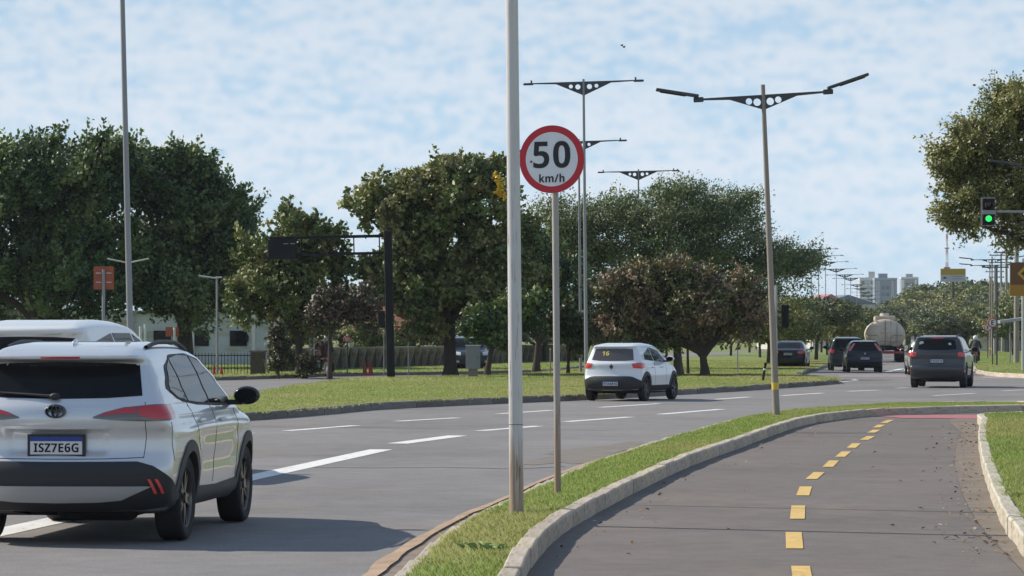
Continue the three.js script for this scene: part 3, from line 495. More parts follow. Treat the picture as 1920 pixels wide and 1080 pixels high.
// far right: utility poles, warning sign, parking signs, shelter
{
  const conc = std(rgb(0.36, 0.335, 0.31), 0.9, 0, { map: concMap });
  const wood = std(rgb(0.12, 0.10, 0.09), 0.9);
  const proto = (label, px, D, H, arms) => {
    const g = thing('utility_pole', label, 'utility pole', [X(px, D), 0.1, -D], 0, 'utility poles along the far verge');
    mesh('shaft', new THREE.CylinderGeometry(0.10, 0.17, H, 12).translate(0, H / 2, 0), conc, g);
    arms.forEach(([h, l, off]) => { const arm = mesh('crossarm', boxG(l, 0.11, 0.1, off, H - h, 0.12), wood, g); for (const k of [-0.45, -0.15, 0.2, 0.45]) mesh('insulator', cylG(0.035, 0.025, 0.14, off + k * l, H - h + 0.05, 0.12, 8), M.darkSteel, arm); });
    return g;
  };
  proto('thick utility pole beside the brown warning sign', 1906, 182, 9.2, [[0.4, 1.9, 0]]);
  proto('utility pole with two crossarms left of the brown warning sign', 1887, 300, 10.3, [[0.15, 2.2, -0.3], [0.9, 2.4, 0]]);
  proto('utility pole with a wide crossarm, second left of the brown warning sign', 1877, 350, 10.6, [[0.2, 2.6, 0], [1.0, 1.8, 0.2]]);
  [[1826, 860, 10.2], [1831, 760, 10.2], [1837, 680, 10.2], [1840, 640, 7.2], [1843, 600, 10.3], [1847, 560, 6.8], [1850, 530, 10.2], [1853, 500, 7], [1858, 470, 10.2], [1866, 262, 7.4], [1868, 410, 10], [1880, 320, 6.5]].forEach(([px, D, H], i) => proto(['first', 'second', 'third', 'fourth', 'fifth', 'sixth', 'seventh', 'eighth', 'ninth', 'tenth', 'eleventh', 'twelfth'][i] + ' far utility pole from the left in the receding row beside the grey boxy car', px, D, H, i % 3 === 0 ? [[0.2, 2.2, 0]] : i % 3 === 1 ? [[0.2, 2.4, -0.2], [0.9, 2, 0]] : []));
  // wires between the first poles
  const wire = (a, b, sag) => { const pts = []; for (let k = 0; k <= 12; k++) { const t = k / 12; pts.push(V(lerp(a.x, b.x, t), lerp(a.y, b.y, t) - sag * 4 * t * (1 - t), lerp(a.z, b.z, t))); } return limbG(pts, pts.map(() => 0.018), 4); };
  [[V(X(1906, 182) - 0.7, 8.9, -182), V(X(1887, 300) - 0.9, 9.7, -300)], [V(X(1906, 182) + 0.7, 8.9, -182), V(X(1887, 300) + 0.9, 9.7, -300)], [V(X(1887, 300) - 0.9, 9.7, -300), V(X(1877, 350) - 1, 10.4, -350)], [V(X(2100, 105), 9.3, -105), V(X(1906, 182) - 0.7, 8.9, -182)]].forEach(([a, b], i) => tag(mesh(numbered('overhead_wire'), wire(a, b, 0.5), M.black, scene), ['thin overhead wire from the thick utility pole into the distance', 'thin overhead wire on the outer side of the thick utility pole', 'thin overhead wire between the two crossarm poles', 'thin overhead wire leaving the picture from the thick utility pole'][i], 'wire', 'overhead wires'));
  // brown and yellow warning sign
  let D = 140, s = sOf(D), g = thing('warning_sign', 'brown panel with a yellow diamond and a yellow strip below', 'road sign', [X(1918, D), 0.1, -D]);
  post(g, Y(489, D), 0.06, M.steelPale);
  const w = 1.25, cx = w / 2 - 25 / s, y0 = Y(555, D) - 0.1, y1 = Y(492, D) - 0.1, ym = Y(534, D) - 0.1;
  mesh('panel', boxG(w, y1 - ym, 0.03, cx, (y1 + ym) / 2, 0.07), std(rgb(0.16, 0.068, 0.02), 0.6, 0, { map: wornLight() }), g);
  mesh('strip', boxG(w, ym - y0, 0.03, cx, (ym + y0) / 2, 0.07), std(rgb(0.42, 0.21, 0.02), 0.6, 0, { map: wornLight() }), g);
  mesh('border', boxG(0.03, y1 - y0, 0.036, cx - w / 2 + 0.012, (y1 + y0) / 2, 0.07), std(rgb(0.45, 0.24, 0.03), 0.6), g);
  mesh('diamond', boxG(0.46, 0.46, 0.012, 0, 0, 0).rotateZ(Math.PI / 4).translate(cx + 0.02, (y1 + ym) / 2, 0.095), std(rgb(0.6, 0.33, 0.02), 0.6), g);
  const ar = new THREE.Shape(); [[-0.2, 0], [-0.06, 0.13], [-0.06, 0.05], [0.14, 0.05], [0.14, -0.05], [-0.06, -0.05], [-0.06, -0.13]].forEach(([x, y], i) => i ? ar.lineTo(x, y) : ar.moveTo(x, y)); ar.closePath();
  mesh('arrow', new THREE.ExtrudeGeometry(ar, { depth: 0.004, bevelEnabled: false }).translate(cx + 0.05, (y1 + ym) / 2, 0.102), std(rgb(0.05, 0.03, 0.015), 0.6), g);
  // round parking signs on slim posts
  const sign = (label, px, py, by, d) => { const gg = thing('parking_sign', label, 'road sign', [X(px, d), 0.1, -d], 0, 'round parking signs'); post(gg, Y(py - 8, d) - 0.1, 0.035, M.darkSteel); const cy = Y(py, d) - 0.1; mesh('panel', new THREE.CylinderGeometry(0.27, 0.27, 0.012, 24).rotateX(Math.PI / 2).translate(0, cy, 0.04), std(rgb(0.7, 0.68, 0.68), 0.5), gg); mesh('rim', new THREE.TorusGeometry(0.235, 0.035, 6, 28).translate(0, cy, 0.046), std(rgb(0.45, 0.05, 0.06), 0.5), gg); mesh('lettering', textG('E', 0.26).translate(0, cy, 0.048), M.black, gg); return gg; };
  sign('round sign with a black letter E on a slim post', 1861, 605, 687, 168); sign('round sign with a black letter E, smaller and further left', 1852, 614, 680, 215);
  g = thing('slim_post', 'slim dark post right of the round letter E signs', 'post', [X(1869, 163), 0.1, -163]); post(g, Y(500, 163), 0.045, M.darkSteel);
  // bus shelter
  D = 176; g = thing('bus_shelter', 'grey sloped shelter roof on posts beside the thick utility pole', 'shelter', [X(1915, D), 0.1, -D]);
  mesh('shelter_roof', boxG(3.0, 0.16, 1.6).rotateZ(0.13).translate(0.2, Y(597, D) - 0.1, 0), std(rgb(0.34, 0.36, 0.38), 0.5, 0.2), g);
  for (const [px, pz] of [[-0.55, -0.5], [1.4, -0.5], [1.4, 0.5]]) mesh('post', cylG(0.04, 0.04, Y(597, D) - 0.12 + px * 0.13, px, 0, pz, 8), M.steel, g);
  // pale boundary wall behind the utility poles
  g = thing('boundary_wall', 'pale plastered wall behind the row of utility poles', 'wall', [X(1890, 330), 0, -330]);
  for (let k = 0; k < 7; k++) mesh('panel', boxG(1.96, 2.0 + (k % 3) * 0.06, 0.16, -2.2 + k * 2.0, 1.0 + (k % 3) * 0.03, 0), std(rgb(0.62 - 0.05 * (k % 3), 0.58 - 0.05 * (k % 3), 0.5 - 0.04 * (k % 2)), 0.9, 0, { map: concMap }), g);
  // yellow and white overhead board
  D = 330; s = sOf(D); g = thing('overhead_board', 'far board, yellow above white, standing over the trees', 'sign', [X(1787, D), 0, -D]);
  mesh('post', cylG(0.15, 0.12, Y(515, D), 0, 0, -0.12, 12), M.darkSteel, g);
  const bw = 47 / s; mesh('upper_panel', boxG(bw, 11.5 / s, 0.08, 0, Y(509.5, D), 0), std(rgb(0.45, 0.27, 0.02), 0.6), g); mesh('lower_panel', boxG(bw, 13 / s, 0.08, 0, Y(521.8, D), 0), std(rgb(0.42, 0.43, 0.46), 0.6), g);
  for (const [a, b, c] of [[0.1, 518.5, 0.9], [0.1, 523, 1.1]]) mesh('line', boxG(c, 0.05, 0.01, a + 0.3, Y(b, D), 0.045), std(rgb(0.2, 0.21, 0.24), 0.6), g);
  mesh('arrow', boxG(0.3, 0.16, 0.01, -0.85, Y(521, D), 0.045), M.black, g);
  // far pale gantry beam
  D = 390; g = thing('far_gantry', 'thin pale beam across the far avenue', 'gantry', [X(1747, D), 0, -D]); mesh('beam', boxG(8.2, 0.2, 0.2, 0, Y(596, D), 0), M.steelPale, g); for (const sx of [-1, 1]) mesh('post', cylG(0.09, 0.08, Y(596, D), sx * 4.05, 0, 0, 8), M.steel, g);
}

// ------------------------------------------------------------------ cars
// A body is the smooth meeting of a side outline, a cross-section and a plan; glass, lamps and trim are sheets laid on that surface.
const smax = (a, b, k) => { const h = Math.max(k - Math.abs(a - b), 0) / k; return Math.max(a, b) + h * h * k * 0.25; };
function chaikin(p, n) { for (let k = 0; k < n; k++) { const o = []; for (let i = 0; i < p.length; i++) { const a = p[i], b = p[(i + 1) % p.length]; o.push([a[0] * 0.8 + b[0] * 0.2, a[1] * 0.8 + b[1] * 0.2], [a[0] * 0.2 + b[0] * 0.8, a[1] * 0.2 + b[1] * 0.8]); } p = o; } return p; }
function table(t, x) { if (x <= t[0][0]) return t[0][1]; for (let i = 1; i < t.length; i++) if (x <= t[i][0]) { const a = t[i - 1], b = t[i]; return lerp(a[1], b[1], sstepLin(a[0], b[0], x)); } return t[t.length - 1][1]; }
const sstepLin = (a, b, x) => { const t = (x - a) / (b - a); return lerp(t, t * t * (3 - 2 * t), 0.55); };
function bodyField(S) {
  const poly = chaikin(S.prof, 2), st = 0.02, x0 = -0.3, y0 = -0.1, nx = Math.ceil((S.L + 0.6) / st) + 1, ny = Math.ceil((S.H + 0.5) / st) + 1, g = new Float32Array(nx * ny);
  for (let j = 0; j < ny; j++) for (let i = 0; i < nx; i++) {
    const px = x0 + i * st, py = y0 + j * st; let d = 1e9, c = false;
    for (let a = 0, b = poly.length - 1; a < poly.length; b = a++) {
      const ax = poly[a][0], ay = poly[a][1], bx = poly[b][0], by = poly[b][1], ex = bx - ax, ey = by - ay, t = clamp(((px - ax) * ex + (py - ay) * ey) / (ex * ex + ey * ey)); const qx = px - ax - ex * t, qy = py - ay - ey * t; d = Math.min(d, qx * qx + qy * qy);
      if ((ay > py) !== (by > py) && px < (bx - ax) * (py - ay) / (by - ay) + ax) c = !c;
    }
    g[j * nx + i] = c ? -Math.sqrt(d) : Math.sqrt(d);
  }
  const sd = (x, y) => { const u = clamp((x - x0) / st, 0, nx - 1.001), v = clamp((y - y0) / st, 0, ny - 1.001), i = u | 0, j = v | 0, a = u - i, b = v - j, o = j * nx + i; return lerp(lerp(g[o], g[o + 1], a), lerp(g[o + nx], g[o + nx + 1], a), b); };
  const Wm = S.W / 2;
  const width = (x, y) => table(S.sec, y) * table(S.plan, x);
  const f0 = (x, y, z) => {
    const t = Math.abs(z) / Wm; let xs = x - S.bowR * t * t * (0.6 + 0.4 * t * t) * (1 - sstep(0.05, 1.1, x)) + S.bowF * t * t * sstep(S.L - 1.3, S.L, x);
    if (S.dent) xs -= S.dent(y, Math.abs(z)) * (1 - sstep(0.3, 0.6, x));
    let w = width(x, y); if (S.flank) w += S.flank(x, y);
    return smax(sd(xs, y), Math.abs(z) - w, S.round || 0.09);
  };
  const f = (x, y, z) => { let v = f0(x, y, z); for (const xw of [S.rear, S.rear + S.base]) { const c = Math.max(Math.hypot(x - xw, y - S.wheel) - S.wheel - S.gap, Wm * 0.52 - Math.abs(z)); v = Math.max(v, -c); } return v; };
  return { f, f0, width };
}
function netG(F, box, h) { // surface nets
  const [ax, ay, az, bx, by, bz] = box, nx = Math.ceil((bx - ax) / h) + 1, ny = Math.ceil((by - ay) / h) + 1, nz = Math.ceil((bz - az) / h) + 1, v = new Float32Array(nx * ny * nz), id = (i, j, k) => (k * ny + j) * nx + i;
  for (let k = 0; k < nz; k++) for (let j = 0; j < ny; j++) for (let i = 0; i < nx; i++) v[id(i, j, k)] = F(ax + i * h, ay + j * h, az + k * h);
  const vert = new Int32Array(nx * ny * nz).fill(-1), pos = [], nor = [], idx = []; const C = []; for (let c = 0; c < 8; c++) C.push([c & 1, c >> 1 & 1, c >> 2]);
  const E = []; for (let a = 0; a < 8; a++) for (const b of [1, 2, 4]) if (!(a & b)) E.push([a, a | b]);
  const e = 0.006;
  for (let k = 0; k < nz - 1; k++) for (let j = 0; j < ny - 1; j++) for (let i = 0; i < nx - 1; i++) {
    const s = C.map((c) => v[id(i + c[0], j + c[1], k + c[2])]); let n = 0, x = 0, y = 0, z = 0;
    for (const [a, b] of E) if ((s[a] < 0) !== (s[b] < 0)) { const t = s[a] / (s[a] - s[b]); x += lerp(C[a][0], C[b][0], t); y += lerp(C[a][1], C[b][1], t); z += lerp(C[a][2], C[b][2], t); n++; }
    if (!n) continue; const p = [ax + (i + x / n) * h, ay + (j + y / n) * h, az + (k + z / n) * h];
    for (let it = 0; it < 2; it++) { const d = F(...p), g = [F(p[0] + e, p[1], p[2]) - F(p[0] - e, p[1], p[2]), F(p[0], p[1] + e, p[2]) - F(p[0], p[1] - e, p[2]), F(p[0], p[1], p[2] + e) - F(p[0], p[1], p[2] - e)].map((q) => q / 2 / e), l2 = g[0] * g[0] + g[1] * g[1] + g[2] * g[2]; if (l2 < 1e-6) break; const m = clamp(d / l2, -h * 0.5, h * 0.5); p[0] -= g[0] * m; p[1] -= g[1] * m; p[2] -= g[2] * m; }
    vert[id(i, j, k)] = pos.length / 3; pos.push(...p);
    const q = 0.012, g = V(F(p[0] + q, p[1], p[2]) - F(p[0] - q, p[1], p[2]), F(p[0], p[1] + q, p[2]) - F(p[0], p[1] - q, p[2]), F(p[0], p[1], p[2] + q) - F(p[0], p[1], p[2] - q)).normalize(); nor.push(g.x, g.y, g.z);
  }
  const quad = (a, b, c, d) => {
    if (a < 0 || b < 0 || c < 0 || d < 0) return; const P = (n) => V(pos[3 * n], pos[3 * n + 1], pos[3 * n + 2]), fn = P(b).sub(P(a)).cross(P(c).sub(P(a))); const o = fn.x * nor[3 * a] + fn.y * nor[3 * a + 1] + fn.z * nor[3 * a + 2];
    if (o >= 0) idx.push(a, b, c, a, c, d); else idx.push(a, c, b, a, d, c);
  };
  for (let k = 1; k < nz - 1; k++) for (let j = 1; j < ny - 1; j++) for (let i = 1; i < nx - 1; i++) {
    const s = v[id(i, j, k)] < 0;
    if (s !== v[id(i + 1, j, k)] < 0) quad(vert[id(i, j - 1, k - 1)], vert[id(i, j, k - 1)], vert[id(i, j, k)], vert[id(i, j - 1, k)]);
    if (s !== v[id(i, j + 1, k)] < 0) quad(vert[id(i - 1, j, k - 1)], vert[id(i, j, k - 1)], vert[id(i, j, k)], vert[id(i - 1, j, k)]);
    if (s !== v[id(i, j, k + 1)] < 0) quad(vert[id(i - 1, j - 1, k)], vert[id(i, j - 1, k)], vert[id(i, j, k)], vert[id(i - 1, j, k)]);
  }
  const g = new THREE.BufferGeometry(); g.setAttribute('position', new THREE.Float32BufferAttribute(pos, 3)); g.setAttribute('normal', new THREE.Float32BufferAttribute(nor, 3)); g.setIndex(idx); return g;
}
// Materials for vehicles
const paint = (r, g, b, metal = 0.0, rough = 0.32, coat = 1) => phys(rgb(r, g, b), { roughness: rough, metalness: metal, clearcoat: coat, specularIntensity: coat < 1 ? 0.4 : 1, clearcoatRoughness: 0.04 });
M.glass = phys(rgb(0.010, 0.011, 0.012), { roughness: 0.05, ior: 1.45, specularIntensity: 0.4 });
M.trim = std(rgb(0.022, 0.023, 0.025), 0.6);
M.trimGrey = std(rgb(0.055, 0.05, 0.048), 0.65);
M.silver = std(rgb(0.52, 0.52, 0.53), 0.35, 0.5);
M.chrome = std(rgb(0.7, 0.7, 0.72), 0.12, 1);
M.redLamp = phys(rgb(0.50, 0.012, 0.02), { roughness: 0.12, clearcoat: 1 });
M.redLamp2 = phys(rgb(0.62, 0.05, 0.045), { roughness: 0.2, clearcoat: 1 });
M.smoke = phys(rgb(0.10, 0.10, 0.11), { roughness: 0.1, clearcoat: 1 });
M.clearLamp = phys(rgb(0.6, 0.62, 0.64), { roughness: 0.1, clearcoat: 1 });
M.tyre = std(rgb(0.018, 0.018, 0.019), 0.85);
M.plateWhite = std(rgb(0.62, 0.62, 0.62), 0.5);
M.plateBlue = std(rgb(0.015, 0.05, 0.25), 0.5);
M.seam = std(rgb(0.02, 0.02, 0.022), 0.9);
const wheelCache = {};
function wheel(R, w, rimMat, spokes) {
  const k = [R, w, spokes].join(); if (wheelCache[k]) return wheelCache[k];
  const ri = R * 0.70, h = w / 2; const tp = [[ri, -h * 0.86], [R * 0.86, -h], [R * 0.955, -h * 0.94], [R, -h * 0.72], [R, -h * 0.3], [R * 0.994, 0], [R, h * 0.3], [R, h * 0.72], [R * 0.955, h * 0.94], [R * 0.86, h], [ri, h * 0.86]].map(([a, b]) => new THREE.Vector2(a, b));
  const tyre = new THREE.LatheGeometry(tp, 40).rotateX(Math.PI / 2);                        // axis along z
  const parts = [new THREE.LatheGeometry([[ri, -h * 0.84], [ri * 0.97, -h * 0.6], [ri * 0.93, h * 0.1], [ri * 0.95, h * 0.7], [ri, h * 0.84]].map(([a, b]) => new THREE.Vector2(a, b)), 36).rotateX(Math.PI / 2), new THREE.CylinderGeometry(R * 0.13, R * 0.15, w * 0.5, 16).rotateX(Math.PI / 2).translate(0, 0, h * 0.35)];
  for (let s = 0; s < spokes; s++) for (const d of [-0.16, 0.16]) { const b = new THREE.BoxGeometry(ri * 0.86, R * 0.085, w * 0.2).translate(ri * 0.52, 0, h * 0.5).rotateZ(d * 0.6); parts.push(b.rotateZ(s / spokes * 2 * Math.PI + d * 0.55)); }
  const back = new THREE.CylinderGeometry(ri * 0.94, ri * 0.94, 0.02, 28).rotateX(Math.PI / 2).translate(0, 0, -h * 0.2);
  return wheelCache[k] = { tyre, rim: merge(parts), back };
}
function makeCar(S, label, category, pos, turn, group) {
  const g = thing(S.name || 'car', label, category, pos, turn, group), B = bodyField(S), Wm = S.W / 2;
  // local axes: x forward from the rear bumper, y up, z to the right; origin on the ground under the rear bumper
  const march = (fn, a, b) => { const n = 90; let p = a; for (let i = 1; i <= n; i++) { const q = lerp(a, b, i / n); if (fn(q) < 0) { let lo = p, hi = q; for (let k = 0; k < 18; k++) { const m = (lo + hi) / 2; if (fn(m) < 0) hi = m; else lo = m; } return (lo + hi) / 2; } p = q; } return null; };
  const maps = {
    side: (s) => (x, y) => { const z = march((q) => B.f0(x, y, q), Wm + 0.1, 0); return V(x, y, s * (z ?? 0.3)); },
    rear: () => (z, y) => { const x = march((q) => B.f0(q, y, z), -0.25, 1.5); return V(x ?? 1, y, z); },
    front: () => (z, y) => { const x = march((q) => B.f0(q, y, z), S.L + 0.25, S.L - 2.6); return V(x ?? S.L - 1, y, z); },
    top: () => (x, z) => { const y = march((q) => B.f0(x, q, z), S.H + 0.2, 0.3); return V(x, y ?? 1, z); },
    round: () => (deg, y) => { const a = deg * Math.PI / 180, c = 1.0, dx = -Math.cos(a), dz = Math.sin(a); const r = march((q) => B.f0(c + dx * q, y, dz * q), 1.9, 0.05); return V(c + dx * (r ?? 0.8), y, dz * (r ?? 0.8)); },
  };
  const normalAt = (p) => { const q = 0.01; return V(B.f0(p.x + q, p.y, p.z) - B.f0(p.x - q, p.y, p.z), B.f0(p.x, p.y + q, p.z) - B.f0(p.x, p.y - q, p.z), B.f0(p.x, p.y, p.z + q) - B.f0(p.x, p.y, p.z - q)).normalize(); };
  const along = (poly, t) => { const n = poly.length - 1, u = clamp(t) * n, i = Math.min(n - 1, Math.floor(u)), k = u - i; return [lerp(poly[i][0], poly[i + 1][0], k), lerp(poly[i][1], poly[i + 1][1], k)]; };
  function patch(name, map, lower, upper, mat, o = {}) {
    const nu = o.nu || 14, nv = o.nv || 6, off = o.off ?? 0.006, sink = o.sink ?? 0.02, pos = [], idx = [], P = [];
    for (let j = 0; j <= nv; j++) for (let i = 0; i <= nu; i++) { const a = along(lower, i / nu), b = along(upper, i / nu), v = j / nv, p = map(lerp(a[0], b[0], v), lerp(a[1], b[1], v)), n = normalAt(p); P.push([p, n]); const q = p.clone().addScaledVector(n, off); pos.push(q.x, q.y, q.z); }
    const W = nu + 1; for (let j = 0; j < nv; j++) for (let i = 0; i < nu; i++) { const a = j * W + i; idx.push(a, a + 1, a + W, a + 1, a + W + 1, a + W); }
    const rim = []; for (let i = 0; i <= nu; i++) rim.push(i); for (let j = 1; j <= nv; j++) rim.push(j * W + nu); for (let i = nu - 1; i >= 0; i--) rim.push(nv * W + i); for (let j = nv - 1; j >= 1; j--) rim.push(j * W);
    const b0 = pos.length / 3; rim.forEach((r) => { const [p, n] = P[r]; const q = p.clone().addScaledVector(n, off), w = p.clone().addScaledVector(n, -sink); pos.push(q.x, q.y, q.z, w.x, w.y, w.z); });
    rim.forEach((r, k) => { const a = b0 + 2 * k, b = b0 + 2 * ((k + 1) % rim.length); idx.push(a, b, a + 1, b, b + 1, a + 1); });
    const ge = new THREE.BufferGeometry(); ge.setAttribute('position', new THREE.Float32BufferAttribute(pos, 3)); ge.setIndex(idx); ge.computeVertexNormals();
    // turn faces outwards
    const n0 = V(ge.attributes.normal.getX(W + 1), ge.attributes.normal.getY(W + 1), ge.attributes.normal.getZ(W + 1)); if (n0.dot(P[W + 1][1]) < 0) { for (let i = 0; i < idx.length; i += 3) { const t = idx[i]; idx[i] = idx[i + 1]; idx[i + 1] = t; } ge.setIndex(idx); ge.computeVertexNormals(); }
    return mesh(name, ge, mat, o.parent || g);
  }
  function line(name, map, poly, w, mat, off = 0.003) { // a thin strip, for shut lines
    const pts = []; for (let i = 0; i < poly.length - 1; i++) for (let k = 0; k < 8; k++) pts.push([lerp(poly[i][0], poly[i + 1][0], k / 8), lerp(poly[i][1], poly[i + 1][1], k / 8)]); pts.push(poly[poly.length - 1]);
    const P = pts.map(([a, b]) => { const p = map(a, b); return p.addScaledVector(normalAt(p), off - w); }); return mesh(name, limbG(P, P.map(() => w), 5), mat, g);
  }
  const body = mesh('body', netG(B.f, [-0.12, 0.08, -Wm - 0.1, S.L + 0.12, S.H + 0.12, Wm + 0.1], S.cell || 0.05), S.paint, g);
  // black box added under the body to block light, and wheels
  mesh('underbody_light_block', boxG(S.L - 0.9, 0.16, S.W * 0.62, S.L / 2, S.floor ?? 0.27, 0), M.black, g);
  for (const [xw, end] of [[S.rear, 'rear'], [S.rear + S.base, 'front']]) for (const s of [-1, 1]) {
    const wg = wheel(S.wheel, S.tyreW || 0.2, null, S.spokes || 5), w = new THREE.Group(); w.name = 'wheel'; w.position.set(xw, S.wheel, s * (S.track / 2)); if (s < 0) w.rotation.y = Math.PI; w.rotation.z = xw * 1.3; g.add(w);
    mesh('tyre', wg.tyre, M.tyre, w); mesh('rim', wg.rim, S.rim || M.silver, w); mesh('brake_disc', wg.back, M.trim, w);
  }
  const K = { g, maps, patch, line, B, body, S, normalAt };
  K.arch = (xw, s, w, mat) => { const lo = [], hi = [], R = S.wheel + S.gap; for (let k = 0; k <= 16; k++) { const a = lerp(-0.22, Math.PI + 0.22, k / 16); lo.push([xw + Math.cos(a) * (R - 0.006), S.wheel + Math.sin(a) * (R - 0.006)]); hi.push([xw + Math.cos(a) * (R + w), S.wheel + Math.sin(a) * (R + w)]); } return patch('wheel_arch', maps.side(s), lo, hi, mat, { nu: 24, nv: 2, off: 0.012, sink: 0.05 }); };
  K.plate = (y, text, z = 0, w = 0.4, h = 0.13, x) => {
    const p = maps.rear()(z, y), n = normalAt(p), pl = new THREE.Group(); pl.name = 'number_plate'; pl.position.copy(p).addScaledVector(V(-1, 0, 0), 0.018); pl.rotation.set(0, -Math.PI / 2, 0); g.add(pl); if (x !== undefined) pl.position.x = x;
    const holder = mesh('holder', rboxG(w + 0.05, h + 0.04, 0.02, 0.006, 0, 0, 0), M.trim, pl); mesh('panel', boxG(w, h, 0.004, 0, 0, 0.013), M.plateWhite, pl); mesh('strip', boxG(w, h * 0.25, 0.002, 0, h * 0.375, 0.0165), M.plateBlue, pl);
    if (text) mesh('lettering', textG(text, h * 0.5, 0.0015).translate(0, -h * 0.12, 0.0155), M.black, pl); return pl;
  };
  K.mirror = (x, y, s, mat, size = 1) => { const p = maps.side(s)(x, y), m = new THREE.Group(); m.name = 'wing_mirror'; m.position.copy(p); g.add(m); const sh = new THREE.SphereGeometry(0.1, 18, 12).scale(0.75 * size, 0.82 * size, 1.18 * size).translate(0.02, 0.07, s * 0.17); mesh('shell', sh, mat, m); mesh('stalk', boxG(0.06, 0.045, 0.14, 0.02, 0.01, s * 0.06), M.trim, m); mesh('mirror_glass', new THREE.CylinderGeometry(0.075 * size, 0.075 * size, 0.006, 20).rotateZ(Math.PI / 2).scale(1, 0.85, 1.3).translate(-0.052, 0.07, s * 0.17), M.glass, m); };
  K.handle = (x, y, s, mat) => { const p = maps.side(s)(x, y); mesh('door_handle', rboxG(0.2, 0.03, 0.03, 0.012, p.x, p.y, p.z + s * 0.018), mat, g); };
  K.rail = (x0, x1, z, mat, lift = 0.035) => { for (const s of [-1, 1]) { const P = []; for (let k = 0; k <= 10; k++) { const x = lerp(x0, x1, k / 10), p = maps.top()(x, s * z); p.y += lift * Math.min(1, 3.5 * Math.min(k, 10 - k) / 10 + 0.1); P.push(p); } mesh('roof_rail', limbG(P, P.map(() => 0.019), 8), mat, g); } };
  return K;
}
// where a car stands: right rear wheel's foot at a pixel, heading clockwise from straight ahead
function carAt(S, px, py, headingDeg, wheelSide = 1) {
  const h = headingDeg * Math.PI / 180, [x, D] = ground(px, py, 0), fx = Math.sin(h), fd = Math.cos(h), rx = Math.cos(h), rd = -Math.sin(h);   // forward and right, in (x, distance)
  const k = S.rear, w = wheelSide * S.track / 2; const ox = x - fx * k - rx * w, od = D - fd * k - rd * w;
  return { pos: [ox, 0.004, -od], turn: Math.PI / 2 - h };
}

